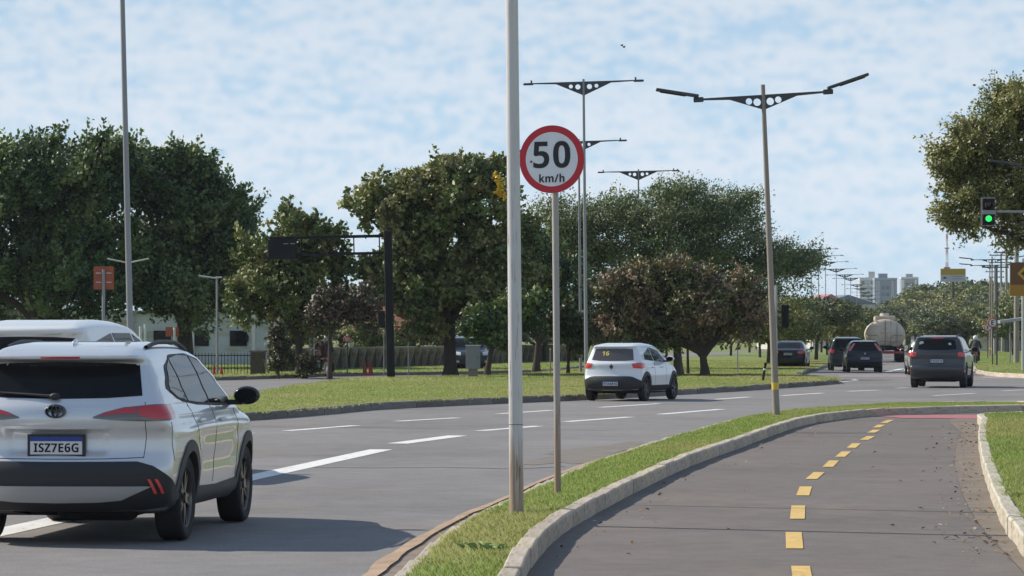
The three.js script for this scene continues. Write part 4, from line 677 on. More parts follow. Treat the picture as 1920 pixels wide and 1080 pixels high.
// silver-white crossover in front
{
  const S = {
    name: 'crossover_car', L: 4.46, H: 1.62, W: 1.825, rear: 0.88, base: 2.64, wheel: 0.345, gap: 0.045, track: 1.58, tyreW: 0.225, cell: 0.027, bowR: 0.24, bowF: 0.4, round: 0.10, spokes: 5, rim: std(rgb(0.16, 0.14, 0.13), 0.3, 0.7), floor: 0.3,
    paint: paint(0.62, 0.63, 0.64, 0.45, 0.3),
    prof: [[0.16, 0.27], [0.05, 0.36], [0.0, 0.48], [0.0, 0.62], [0.035, 0.68], [0.075, 0.74], [0.085, 0.88], [0.04, 0.955], [0.035, 1.02], [0.06, 1.10], [0.12, 1.165], [0.30, 1.40], [0.335, 1.455], [0.20, 1.475], [0.185, 1.505], [0.30, 1.545], [0.62, 1.595], [1.30, 1.625], [1.95, 1.61], [2.42, 1.55], [2.75, 1.40], [3.28, 1.09], [3.45, 1.04], [4.0, 0.97], [4.30, 0.86], [4.42, 0.72], [4.46, 0.5], [4.40, 0.30], [4.2, 0.24], [0.5, 0.24]],
    sec: [[0.2, 0.80], [0.36, 0.875], [0.56, 0.905], [0.74, 0.913], [0.93, 0.902], [1.03, 0.875], [1.10, 0.835], [1.30, 0.755], [1.45, 0.685], [1.56, 0.60], [1.64, 0.5]],
    plan: [[0, 0.955], [0.25, 0.985], [0.6, 1], [2.8, 1], [3.6, 0.985], [4.2, 0.93], [4.46, 0.86]],
    dent: (y, z) => 0.0 + 0.03 * sstep(0.44, 0.36, z) * sstep(0.70, 0.76, y) * sstep(0.935, 0.905, y),
    flank: (x, y) => 0.012 * Math.exp(-Math.pow((y - 0.90) / 0.05, 2)) * sstep(0.2, 0.5, x) + 0.018 * (Math.exp(-Math.pow((x - 0.88) / 0.42, 2)) + Math.exp(-Math.pow((x - 3.52) / 0.42, 2))) * sstep(1.0, 0.8, y) - 0.022 * Math.exp(-Math.pow((y - 0.62) / 0.16, 2)) * sstep(1.25, 1.6, x) * sstep(3.1, 2.8, x),
  };
  const p = carAt(S, 328, 1013, 5.6), K = makeCar(S, 'large silver white crossover car nearest to the camera, rear view', 'car', p.pos, p.turn), { maps, patch, line, g } = K;
  const R = maps.rear(), C = maps.round();
  patch('rear_window', R, [[-0.60, 1.215], [-0.66, 1.19], [-0.4, 1.172], [0, 1.165], [0.4, 1.172], [0.66, 1.19], [0.60, 1.215]].slice(1, 6), [[-0.605, 1.44], [-0.4, 1.452], [0, 1.457], [0.4, 1.452], [0.605, 1.44]], M.glass, { nu: 28, nv: 10, off: 0.004 });
  { const wp = new THREE.Group(); wp.name = 'rear_wiper'; g.add(wp); const a = R(-0.02, 1.185).add(V(-0.03, 0, 0)), b = R(-0.48, 1.215).add(V(-0.03, 0, 0)); mesh('wiper_arm', limbG([a, b], [0.014, 0.008], 6), M.trim, wp); mesh('pivot', new THREE.SphereGeometry(0.035, 12, 8).scale(0.6, 0.8, 1.3).translate(a.x, a.y, a.z), M.trim, wp); }
  // tail lamps: dark housing, red lens on the upper part
  for (const s of [-1, 1]) {
    const f = (l) => l.map(([a, b]) => [a * s, b]);
    const hz = patch('tail_light', C, f([[17.5, 1.012], [26, 0.998], [38, 0.988], [50, 0.99], [58, 1.0]]), f([[17.5, 1.022], [23, 1.06], [31, 1.095], [44, 1.118], [59, 1.12]]), M.smoke, { nu: 26, nv: 6, off: 0.010 });
    patch('red_lens', C, f([[20, 1.03], [26, 1.042], [32, 1.048], [36.2, 1.05]]), f([[20.4, 1.036], [25, 1.064], [31, 1.087], [36.2, 1.098]]), M.redLamp, { nu: 20, nv: 4, off: 0.014, parent: hz });
    patch('red_lens', C, f([[36.9, 1.03], [43, 1.005], [50, 1.0], [57, 1.018]]), f([[36.9, 1.1], [43, 1.109], [50, 1.113], [58.2, 1.113]]), M.redLamp, { nu: 14, nv: 5, off: 0.014, parent: hz });
    for (const k of [0, 1]) patch('reflector', C, f([[40.0 + k * 2.8 + 2.4, 0.42], [41.2 + k * 2.8 + 2.4, 0.42]]), f([[39.2 + k * 2.8, 0.53], [40.4 + k * 2.8, 0.53]]), M.redLamp2, { nu: 2, nv: 5, off: 0.03, sink: 0.03 });
    const S1 = maps.side(s);
    // side glass on a dark surround
    patch('window_surround', S1, [[0.60, 1.24], [0.86, 1.150], [1.4, 1.105], [2.1, 1.083], [2.6, 1.068], [3.06, 1.064]], [[0.66, 1.30], [0.90, 1.425], [1.3, 1.51], [2.0, 1.517], [2.34, 1.468], [2.70, 1.285]], M.trim, { off: 0.005, nu: 36, nv: 6 });
    patch('side_window', S1, [[0.70, 1.225], [0.86, 1.165], [1.16, 1.135]], [[0.74, 1.29], [0.92, 1.40], [1.12, 1.47]], M.glass, { off: 0.010, nu: 10 });
    patch('side_window', S1, [[1.21, 1.13], [1.62, 1.11], [2.02, 1.10]], [[1.17, 1.475], [1.6, 1.50], [1.98, 1.492]], M.glass, { off: 0.010, nu: 10 });
    patch('side_window', S1, [[2.08, 1.098], [2.5, 1.085], [2.98, 1.08]], [[2.04, 1.490], [2.30, 1.45], [2.62, 1.30]], M.glass, { off: 0.010, nu: 12 });
    for (const xw of [S.rear, S.rear + S.base]) K.arch(xw, s, 0.085, M.trimGrey);
    patch('sill', S1, [[1.26, 0.27], [2.2, 0.265], [3.10, 0.27]], [[1.33, 0.42], [2.2, 0.40], [3.05, 0.42]], M.trimGrey, { off: 0.012, nu: 16 });
    line('shut_line', S1, [[2.05, 1.09], [2.06, 0.7], [2.02, 0.43]], 0.004, M.seam); line('shut_line', S1, [[1.15, 1.13], [1.22, 0.92], [1.31, 0.72]], 0.004, M.seam); line('shut_line', S1, [[3.02, 1.03], [3.04, 0.75], [3.0, 0.45]], 0.004, M.seam);
    line('window_trim', S1, [[0.70, 1.21], [1.0, 1.137], [1.6, 1.098], [2.4, 1.075], [2.98, 1.066]], 0.008, M.trim, 0.01);
    K.handle(1.42, 0.965, s, S.paint); K.handle(2.3, 0.955, s, S.paint); K.mirror(2.88, 1.075, s, M.blackGloss, 1.0);
    line('shut_line', R, [[s * 0.69, 1.14], [s * 0.70, 1.0], [s * 0.70, 0.86], [s * 0.685, 0.70]], 0.0035, M.seam); line('shut_line', C, [[s * 52, 0.98], [s * 52, 0.8], [s * 53, 0.67]], 0.003, M.seam);
  }
  const low = patch('rear_bumper', C, [[-62, 0.36], [-52, 0.31], [-40, 0.285], [0, 0.275], [40, 0.285], [52, 0.31], [62, 0.36]], [[-62, 0.40], [-52, 0.50], [-42, 0.63], [-36, 0.665], [0, 0.662], [36, 0.665], [42, 0.63], [52, 0.50], [62, 0.40]], M.trim, { nu: 56, nv: 8, off: 0.012 });
  patch('skid_plate', C, [[-30, 0.375], [-20, 0.36], [0, 0.355], [20, 0.36], [30, 0.375]], [[-41, 0.475], [-20, 0.478], [0, 0.478], [20, 0.478], [41, 0.475]], std(rgb(0.36, 0.365, 0.37), 0.4, 0.3), { nu: 30, nv: 5, off: 0.028, sink: 0.03 });
  K.plate(0.795, 'ISZ7E6G', 0, 0.42, 0.14, 0.075);
  line('shut_line', R, [[-0.69, 0.70], [-0.4, 0.69], [0, 0.688], [0.4, 0.69], [0.69, 0.70]], 0.004, M.seam);
  patch('tailgate_garnish', R, [[-0.42, 0.938], [0, 0.934], [0.42, 0.938]], [[-0.44, 0.956], [0, 0.953], [0.44, 0.956]], S.paint, { nu: 16, nv: 2, off: 0.014 });
  patch('brake_light', R, [[-0.16, 1.486], [0.16, 1.486]], [[-0.16, 1.5], [0.16, 1.5]], M.redLamp, { nu: 6, nv: 2, off: 0.004 });
  // emblem of three ovals
  { const e = new THREE.Group(); e.name = 'emblem'; const c = R(0, 1.068); e.position.copy(c).add(V(-0.012, 0, 0)); e.rotation.y = -Math.PI / 2; g.add(e); const oval = (rx, ry, y, r) => new THREE.TorusGeometry(1, r, 8, 32).scale(rx, ry, 0.25).translate(0, y, 0); const m = std(rgb(0.10, 0.10, 0.115), 0.25, 0.6); mesh('outer_oval', oval(0.075, 0.05, 0, 0.14), m, e); mesh('upright_oval', oval(0.024, 0.046, 0, 0.22), m, e); mesh('flat_oval', oval(0.048, 0.018, 0.026, 0.22), m, e); }
  // model lettering and trim badges are too small to show; roof rails, aerial fin
  K.rail(0.75, 2.35, 0.575, M.trim, 0.04);
  { const q = maps.top()(0.72, 0); mesh('aerial_fin', new THREE.SphereGeometry(0.075, 16, 10).scale(1.2, 0.5, 0.22).translate(q.x, q.y + 0.005, q.z), S.paint, g); }
  mesh('exhaust_silencer', new THREE.CapsuleGeometry(0.09, 0.5, 6, 12).rotateX(Math.PI / 2).translate(0.45, 0.27, 0.25), M.black, g);
  mesh('rear_axle', boxG(0.12, 0.1, 1.35, S.rear, 0.3, 0), M.black, g);
  patch('windscreen', maps.front(), [[-0.6, 1.13], [0, 1.13], [0.6, 1.13]], [[-0.5, 1.52], [0, 1.54], [0.5, 1.52]], M.glass, { nu: 14 });
}
// generic rear details for cars further off
function finish(K, o) {
  const { maps, patch, line, g, S } = K, R = maps.rear(), C = maps.round();
  if (o.rearGlass) { const [zb, yb, zt, yt] = o.rearGlass; patch('rear_window', R, [[-zb, yb + 0.02], [-zb * 0.6, yb], [0, yb - 0.005], [zb * 0.6, yb], [zb, yb + 0.02]], [[-zt, yt - 0.015], [-zt * 0.6, yt], [0, yt + 0.004], [zt * 0.6, yt], [zt, yt - 0.015]], o.glass || M.glass, { nu: 16, nv: 6 }); }
  for (const s of [-1, 1]) {
    const f = (l) => l.map(([a, b]) => [a * s, b]), S1 = maps.side(s);
    for (const [lo, hi, m] of o.lamps || []) patch('tail_light', C, f(lo), f(hi), m, { nu: 8, nv: 5, off: 0.012 });
    for (const [lo, hi, m] of o.headlamps || []) patch('headlight', maps.front(), f(lo), f(hi), m, { nu: 8, nv: 4, off: 0.012 });
    for (const [lo, hi] of o.side || []) patch('side_window', S1, lo, hi, M.glass, { nu: 8, nv: 4 });
    if (o.arch) for (const xw of [S.rear, S.rear + S.base]) K.arch(xw, s, o.arch, M.trim);
    if (o.sill) patch('sill', S1, [[S.rear + 0.4, 0.26], [S.rear + S.base - 0.4, 0.26]], [[S.rear + 0.42, 0.40], [S.rear + S.base - 0.42, 0.40]], M.trim, { nu: 10, nv: 2, off: 0.01 });
    if (o.mirror) K.mirror(o.mirror[0], o.mirror[1], s, o.mirrorMat || S.paint, 0.95);
    for (const [x, y] of o.handles || []) K.handle(x, y, s, S.paint);
    for (const l of o.seams || []) line('shut_line', S1, l, 0.005, M.seam);
  }
  for (const [lo, hi, m, name] of o.bumpers || []) { const mir = (l) => [...l.map(([a, b]) => [-a, b]).reverse(), ...l.slice(1)]; patch(name || 'rear_bumper', C, mir(lo), mir(hi), m, { nu: 26, nv: 4, off: 0.014 }); }
  if (o.plate) K.plate(o.plate[0], o.plate[1]);
  if (o.windscreen) { const [zb, yb, zt, yt] = o.windscreen; patch('windscreen', maps.front(), [[-zb, yb], [0, yb - 0.02], [zb, yb]], [[-zt, yt], [0, yt + 0.02], [zt, yt]], M.glass, { nu: 12, nv: 6 }); }
  if (o.rails) K.rail(...o.rails);
  if (o.spoilerLamp) patch('brake_light', R, [[-0.2, o.spoilerLamp], [0.2, o.spoilerLamp]], [[-0.2, o.spoilerLamp + 0.03], [0.2, o.spoilerLamp + 0.03]], M.redLamp, { nu: 4, nv: 2 });
}
// small white hatchback with black bumper
{
  const S = { name: 'hatchback_car', L: 3.68, H: 1.49, W: 1.58, rear: 0.60, base: 2.42, wheel: 0.31, gap: 0.05, track: 1.40, tyreW: 0.18, cell: 0.04, bowR: 0.16, bowF: 0.3, round: 0.09, rim: std(rgb(0.1, 0.1, 0.1), 0.4, 0.5), paint: paint(0.70, 0.73, 0.755, 0, 0.3),
    prof: [[0.10, 0.28], [0.02, 0.36], [0, 0.58], [0.06, 0.64], [0.08, 0.82], [0.06, 0.95], [0.12, 1.02], [0.30, 1.35], [0.22, 1.38], [0.24, 1.42], [0.5, 1.46], [1.1, 1.495], [1.7, 1.46], [2.05, 1.38], [2.65, 1.02], [2.8, 0.97], [3.35, 0.88], [3.6, 0.74], [3.68, 0.5], [3.6, 0.28], [3.4, 0.23], [0.4, 0.24]],
    sec: [[0.2, 0.70], [0.4, 0.77], [0.65, 0.79], [0.88, 0.775], [0.98, 0.745], [1.25, 0.65], [1.4, 0.585], [1.5, 0.48]], plan: [[0, 0.96], [0.4, 1], [2.6, 1], [3.3, 0.95], [3.68, 0.87]] };
  const p = carAt(S, 1207, 752, 20), K = makeCar(S, 'small white hatchback with a black rear bumper on the far lane', 'car', p.pos, p.turn);
  finish(K, { rearGlass: [0.56, 1.03, 0.50, 1.345], glass: phys(rgb(0.06, 0.05, 0.045), { roughness: 0.06, clearcoat: 1 }), lamps: [[[[33, 0.85], [46, 0.83], [56, 0.86]], [[31, 0.955], [44, 0.985], [57, 0.965]], M.redLamp2]], side: [[[[0.62, 1.06], [1.3, 1.02]], [[0.72, 1.22], [1.27, 1.37]]], [[[1.36, 1.02], [2.35, 0.99]], [[1.33, 1.37], [1.95, 1.28]]]], arch: 0.09, sill: true, mirror: [2.2, 1.0], handles: [[1.15, 0.86], [1.9, 0.86]], seams: [[[1.33, 1.0], [1.34, 0.42]], [[2.3, 0.98], [2.32, 0.45]]], bumpers: [[[[0, 0.30], [30, 0.30], [56, 0.36]], [[0, 0.635], [30, 0.63], [56, 0.42]], M.trim]], plate: [0.46, 'RTA4B16'], windscreen: [0.5, 1.06, 0.45, 1.37] });
  const w = mesh('window_sticker', textG('16', 0.13, 0.002).rotateY(-Math.PI / 2), std(rgb(0.6, 0.5, 0.1), 0.6), K.g); { const q = K.maps.rear()(-0.2, 1.22); w.position.set(q.x - 0.012, q.y, q.z); w.rotation.z = -0.52; }
  { const q = K.maps.rear()(0, 0.88), e = new THREE.CylinderGeometry(0.06, 0.06, 0.012, 4).rotateZ(Math.PI / 2).scale(1, 1.2, 0.9).translate(q.x - 0.008, q.y, q.z); mesh('emblem', e, M.trimGrey, K.g); }
}
// grey boxy car on the junction
{
  const S = { name: 'boxy_car', L: 4.23, H: 1.68, W: 1.80, rear: 0.80, base: 2.57, wheel: 0.345, gap: 0.055, track: 1.56, tyreW: 0.22, cell: 0.045, bowR: 0.12, bowF: 0.25, round: 0.09, rim: std(rgb(0.08, 0.08, 0.085), 0.4, 0.5), paint: paint(0.06, 0.062, 0.068, 0.5, 0.34, 0.6),
    prof: [[0.12, 0.30], [0.02, 0.42], [0, 0.66], [0.05, 0.72], [0.07, 0.9], [0.06, 1.12], [0.10, 1.2], [0.22, 1.56], [0.16, 1.58], [0.18, 1.63], [0.5, 1.665], [1.2, 1.69], [2.0, 1.665], [2.2, 1.62], [2.75, 1.16], [2.9, 1.13], [3.8, 1.08], [4.12, 0.98], [4.2, 0.75], [4.23, 0.5], [4.15, 0.32], [3.9, 0.25], [0.45, 0.25]],
    sec: [[0.2, 0.78], [0.42, 0.87], [0.7, 0.895], [1.0, 0.89], [1.14, 0.865], [1.2, 0.83], [1.5, 0.74], [1.62, 0.67], [1.72, 0.55]], plan: [[0, 0.97], [0.3, 1], [3, 1], [3.8, 0.98], [4.23, 0.92]] };
  const p = carAt(S, 1806, 727, 12.5), K = makeCar(S, 'dark grey boxy car with square red lamps crossing the junction', 'car', p.pos, p.turn);
  finish(K, { rearGlass: [0.62, 1.22, 0.56, 1.555], lamps: [[[[37, 1.0], [51, 1.0]], [[37, 1.15], [51, 1.15]], M.redLamp2], [[[44, 0.50], [52, 0.51]], [[44, 0.56], [52, 0.57]], M.redLamp]], side: [[[[0.45, 1.23], [1.15, 1.2]], [[0.55, 1.48], [1.13, 1.55]]], [[[1.22, 1.2], [1.85, 1.18]], [[1.2, 1.555], [1.82, 1.56]]], [[[1.92, 1.18], [2.6, 1.17]], [[1.89, 1.56], [2.2, 1.5]]]], arch: 0.09, sill: true, mirror: [2.55, 1.17], mirrorMat: M.trim, handles: [[1.25, 1.02], [2.0, 1.02]], bumpers: [[[[0, 0.33], [32, 0.33], [60, 0.38]], [[0, 0.56], [32, 0.55], [60, 0.45]], M.trim]], plate: [0.88, 'FKS2D19'], windscreen: [0.6, 1.2, 0.5, 1.58], rails: [0.5, 2.1, 0.6, M.trim, 0.06], spoilerLamp: 1.585 });
  const st = (z, y, r, m) => { const q = K.maps.rear()(z, y); mesh('window_sticker', new THREE.CylinderGeometry(r, r, 0.004, 14).rotateZ(Math.PI / 2).translate(q.x - 0.01, q.y, q.z), m, K.g); }; st(-0.5, 1.43, 0.075, M.plateWhite); st(0.4, 1.4, 0.05, M.plateWhite);
  for (const s of [-1, 1]) for (const r of [-1, 1]) { const C = K.maps.round(), c = C(44 * s, 1.075), n = K.normalAt(c); const b = boxG(0.19, 0.018, 0.01).rotateX(0).rotateZ(r * 0.75); const m = mesh('lamp_cross', b, std(rgb(0.75, 0.2, 0.18), 0.4), K.g); m.position.copy(c).addScaledVector(n, 0.018); m.lookAt(K.g.localToWorld(c.clone().addScaledVector(n, 3))); m.rotation.order = 'XYZ'; m.quaternion.setFromUnitVectors(V(0, 0, 1), n); }
}
// compact body shared by several distant cars
const compact = (o) => ({ name: 'hatchback_car', L: 3.95, H: 1.46, W: 1.68, rear: 0.68, base: 2.5, wheel: 0.31, gap: 0.05, track: 1.46, tyreW: 0.19, cell: 0.06, bowR: 0.2, bowF: 0.35, round: 0.1,
  prof: [[0.12, 0.27], [0.02, 0.36], [0, 0.58], [0.05, 0.66], [0.06, 0.86], [0.10, 0.96], [0.34, 1.33], [0.26, 1.37], [0.30, 1.41], [0.7, 1.445], [1.3, 1.465], [1.8, 1.43], [2.2, 1.34], [2.85, 0.98], [3.0, 0.94], [3.6, 0.84], [3.88, 0.68], [3.95, 0.46], [3.85, 0.26], [3.6, 0.22], [0.4, 0.23]],
  sec: [[0.2, 0.74], [0.4, 0.81], [0.65, 0.84], [0.85, 0.83], [0.95, 0.80], [1.25, 0.68], [1.38, 0.60], [1.48, 0.5]], plan: [[0, 0.95], [0.4, 1], [2.8, 1], [3.5, 0.95], [3.95, 0.84]], ...o });
{
  const S = compact({ paint: paint(0.012, 0.017, 0.024, 0.1, 0.3, 0.5) }), p = carAt(S, 1650, 698, 2.2), K = makeCar(S, 'dark blue hatchback with high vertical tail lamps before the tanker', 'car', p.pos, p.turn);
  finish(K, { rearGlass: [0.57, 0.99, 0.50, 1.325], lamps: [[[[40, 0.98], [47, 0.98]], [[33, 1.33], [39, 1.33]], phys(rgb(0.6, 0.16, 0.14), { roughness: 0.15, clearcoat: 1 })]], side: [[[[0.66, 1.02], [1.4, 0.98]], [[0.8, 1.22], [1.38, 1.35]]], [[[1.46, 0.98], [2.5, 0.95]], [[1.44, 1.36], [2.08, 1.26]]]], mirror: [2.4, 0.97], handles: [[1.2, 0.85]], plate: [0.66, 'EQB3C70'], windscreen: [0.55, 1.02, 0.46, 1.34] });
  const q = K.maps.rear()(0, 0.86); mesh('emblem', new THREE.CylinderGeometry(0.04, 0.04, 0.01, 16).rotateZ(Math.PI / 2).translate(q.x - 0.008, q.y, q.z), M.silver, K.g);
}
{
  const S = compact({ name: 'small_van', H: 1.62, L: 4.1, paint: paint(0.018, 0.028, 0.034, 0.1, 0.3, 0.5), prof: [[0.12, 0.27], [0.02, 0.36], [0, 0.6], [0.05, 0.7], [0.05, 0.95], [0.09, 1.02], [0.22, 1.5], [0.26, 1.56], [0.7, 1.605], [1.4, 1.625], [2.1, 1.58], [2.4, 1.48], [2.95, 1.06], [3.1, 1.02], [3.7, 0.92], [4.0, 0.74], [4.1, 0.46], [4.0, 0.26], [3.7, 0.22], [0.4, 0.23]], sec: [[0.2, 0.74], [0.4, 0.81], [0.65, 0.85], [0.95, 0.85], [1.05, 0.82], [1.4, 0.72], [1.55, 0.63], [1.64, 0.5]] });
  const p = carAt(S, 1560, 695, 3.5, -1), K = makeCar(S, 'dark green grey car half hidden by the dark blue hatchback', 'car', p.pos, p.turn);
  finish(K, { rearGlass: [0.62, 1.05, 0.55, 1.5], lamps: [[[[36, 0.86], [52, 0.86]], [[37, 1.0], [52, 1.0]], M.redLamp]], side: [[[[0.5, 1.08], [1.5, 1.06]], [[0.6, 1.4], [1.48, 1.5]]], [[[1.56, 1.06], [2.6, 1.04]], [[1.54, 1.5], [2.25, 1.4]]]], mirror: [2.6, 1.05], plate: [0.62, 'DLR8H42'], windscreen: [0.6, 1.1, 0.5, 1.5] });
}
{
  const S = compact({ name: 'sedan_car', H: 1.43, L: 4.5, paint: paint(0.010, 0.011, 0.013, 0.1, 0.3, 0.5), rear: 0.95, base: 2.6, W: 1.72, prof: [[0.12, 0.28], [0.02, 0.38], [0, 0.6], [0.04, 0.72], [0.05, 0.92], [0.12, 1.0], [0.55, 1.03], [1.15, 1.34], [1.5, 1.42], [2.0, 1.435], [2.5, 1.37], [3.2, 1.0], [3.4, 0.95], [4.1, 0.84], [4.4, 0.68], [4.5, 0.46], [4.4, 0.27], [4.1, 0.22], [0.5, 0.23]], sec: [[0.2, 0.74], [0.4, 0.83], [0.65, 0.86], [0.88, 0.85], [0.98, 0.81], [1.25, 0.68], [1.38, 0.6], [1.45, 0.5]], plan: [[0, 0.94], [0.5, 1], [3.2, 1], [4, 0.95], [4.5, 0.84]] });
  const p = carAt(S, 1508, 694, 9), K = makeCar(S, 'black sedan seen from behind next to the bent lamp post', 'car', p.pos, p.turn);
  const T = K.maps.top(); K.patch('rear_window', T, [[0.62, -0.56], [0.62, 0.56]], [[1.16, -0.5], [1.16, 0.5]], M.glass, { nu: 10, nv: 6 });
  finish(K, { lamps: [[[[26, 0.82], [40, 0.80], [50, 0.83]], [[28, 0.93], [40, 0.96], [50, 0.95]], M.redLamp2]], side: [[[[1.2, 1.03], [1.95, 1.0]], [[1.35, 1.25], [1.93, 1.34]]], [[[2.0, 1.0], [2.95, 0.97]], [[1.98, 1.345], [2.5, 1.25]]]], mirror: [2.85, 1.0], plate: [0.80, 'CXN5F33'], windscreen: [0.55, 1.03, 0.48, 1.34] });
}
{ // pale car hidden for the most part by the boxy grey one
  const S = compact({ paint: paint(0.42, 0.40, 0.37, 0.4, 0.3) }), p = carAt(S, 1706, 703, 4, -1), K = makeCar(S, 'pale beige car showing only its flank beside the grey boxy car', 'car', p.pos, p.turn);
  finish(K, { rearGlass: [0.57, 0.99, 0.50, 1.325], lamps: [[[[38, 0.78], [50, 0.8]], [[38, 0.95], [50, 0.95]], M.redLamp]], side: [[[[0.66, 1.02], [1.4, 0.98]], [[0.8, 1.22], [1.38, 1.35]]], [[[1.46, 0.98], [2.5, 0.95]], [[1.44, 1.36], [2.08, 1.26]]]], mirror: [2.4, 0.97], plate: [0.66, null], windscreen: [0.55, 1.02, 0.46, 1.34] });
}
{ // tall white van whose roof shows behind the crossover
  const S = compact({ name: 'minivan', L: 4.4, H: 1.84, W: 1.76, cell: 0.05, wheel: 0.32, rear: 0.8, base: 2.65, paint: paint(0.74, 0.735, 0.71, 0, 0.3), prof: [[0.12, 0.27], [0.02, 0.36], [0, 0.6], [0.05, 0.75], [0.05, 1.1], [0.08, 1.2], [0.20, 1.66], [0.12, 1.70], [0.16, 1.77], [0.5, 1.83], [1.2, 1.865], [1.9, 1.845], [2.4, 1.74], [3.15, 1.2], [3.4, 1.12], [4.0, 1.0], [4.3, 0.8], [4.4, 0.46], [4.3, 0.26], [4.0, 0.22], [0.4, 0.23]], sec: [[0.2, 0.76], [0.4, 0.84], [0.7, 0.88], [1.05, 0.875], [1.15, 0.85], [1.55, 0.76], [1.75, 0.69], [1.88, 0.55]], plan: [[0, 0.96], [0.4, 1], [2.8, 1], [3.8, 0.95], [4.4, 0.84]] });
  const p = carAt(S, 188, 899, 10), K = makeCar(S, 'tall white van with only its roof showing over the silver car', 'van', p.pos, p.turn);
  finish(K, { rearGlass: [0.66, 1.24, 0.6, 1.655], lamps: [[[[42, 0.95], [52, 0.95]], [[42, 1.35], [50, 1.35]], M.redLamp]], side: [[[[0.5, 1.22], [1.3, 1.2]], [[0.55, 1.6], [1.28, 1.7]]], [[[1.36, 1.2], [2.1, 1.18]], [[1.34, 1.7], [2.05, 1.7]]], [[[2.16, 1.18], [3.0, 1.16]], [[2.12, 1.69], [2.45, 1.58]]]], mirror: [2.85, 1.2], plate: [0.7, null], windscreen: [0.62, 1.25, 0.52, 1.72] });
}
{ // dark car coming towards us on the far road
  const S = compact({ name: 'suv_car', H: 1.64, L: 4.2, W: 1.8, track: 1.54, wheel: 0.34, base: 2.56, rear: 0.82, paint: paint(0.014, 0.02, 0.026, 0.1, 0.3, 0.5), prof: [[0.12, 0.3], [0.02, 0.4], [0, 0.65], [0.06, 1.05], [0.25, 1.5], [0.3, 1.56], [0.8, 1.62], [1.4, 1.645], [2.0, 1.6], [2.3, 1.52], [2.85, 1.12], [3.0, 1.08], [3.8, 1.0], [4.1, 0.88], [4.2, 0.6], [4.14, 0.34], [3.9, 0.26], [0.5, 0.26]], sec: [[0.2, 0.78], [0.42, 0.86], [0.7, 0.895], [0.98, 0.88], [1.1, 0.84], [1.45, 0.73], [1.58, 0.65], [1.66, 0.5]], plan: [[0, 0.95], [0.4, 1], [3, 1], [3.8, 0.97], [4.2, 0.9]] });
  const D = 146, K = makeCar(S, 'dark car facing us behind the thick tree trunk and cabinet', 'car', [X(851, D) + 0.3, 0.004, -D - 4.0], -Math.PI / 2 + 0.13);
  finish(K, { headlamps: [[[[0.5, 0.78], [0.82, 0.80]], [[0.5, 0.92], [0.80, 0.96]], M.clearLamp], [[[0.58, 0.46], [0.74, 0.47]], [[0.58, 0.54], [0.74, 0.55]], M.clearLamp]], side: [[[[0.5, 1.14], [1.3, 1.1]], [[0.62, 1.42], [1.28, 1.52]]], [[[1.36, 1.1], [2.6, 1.08]], [[1.34, 1.53], [2.2, 1.45]]]], mirror: [2.6, 1.1], windscreen: [0.66, 1.14, 0.56, 1.54], rearGlass: [0.6, 1.1, 0.52, 1.48] });
  K.patch('grille', K.maps.front(), [[-0.44, 0.76], [0.44, 0.76]], [[-0.46, 0.92], [0.46, 0.92]], M.trim, { nu: 8, nv: 3, off: 0.012 }); K.patch('front_bumper', K.maps.front(), [[-0.7, 0.38], [0.7, 0.38]], [[-0.72, 0.62], [0.72, 0.62]], M.trim, { nu: 10, nv: 3, off: 0.012 });
  { const q = K.maps.front()(0, 0.85); mesh('emblem', new THREE.CylinderGeometry(0.075, 0.075, 0.02, 18).rotateZ(Math.PI / 2).translate(q.x + 0.02, q.y, q.z), M.chrome, K.g); }
}
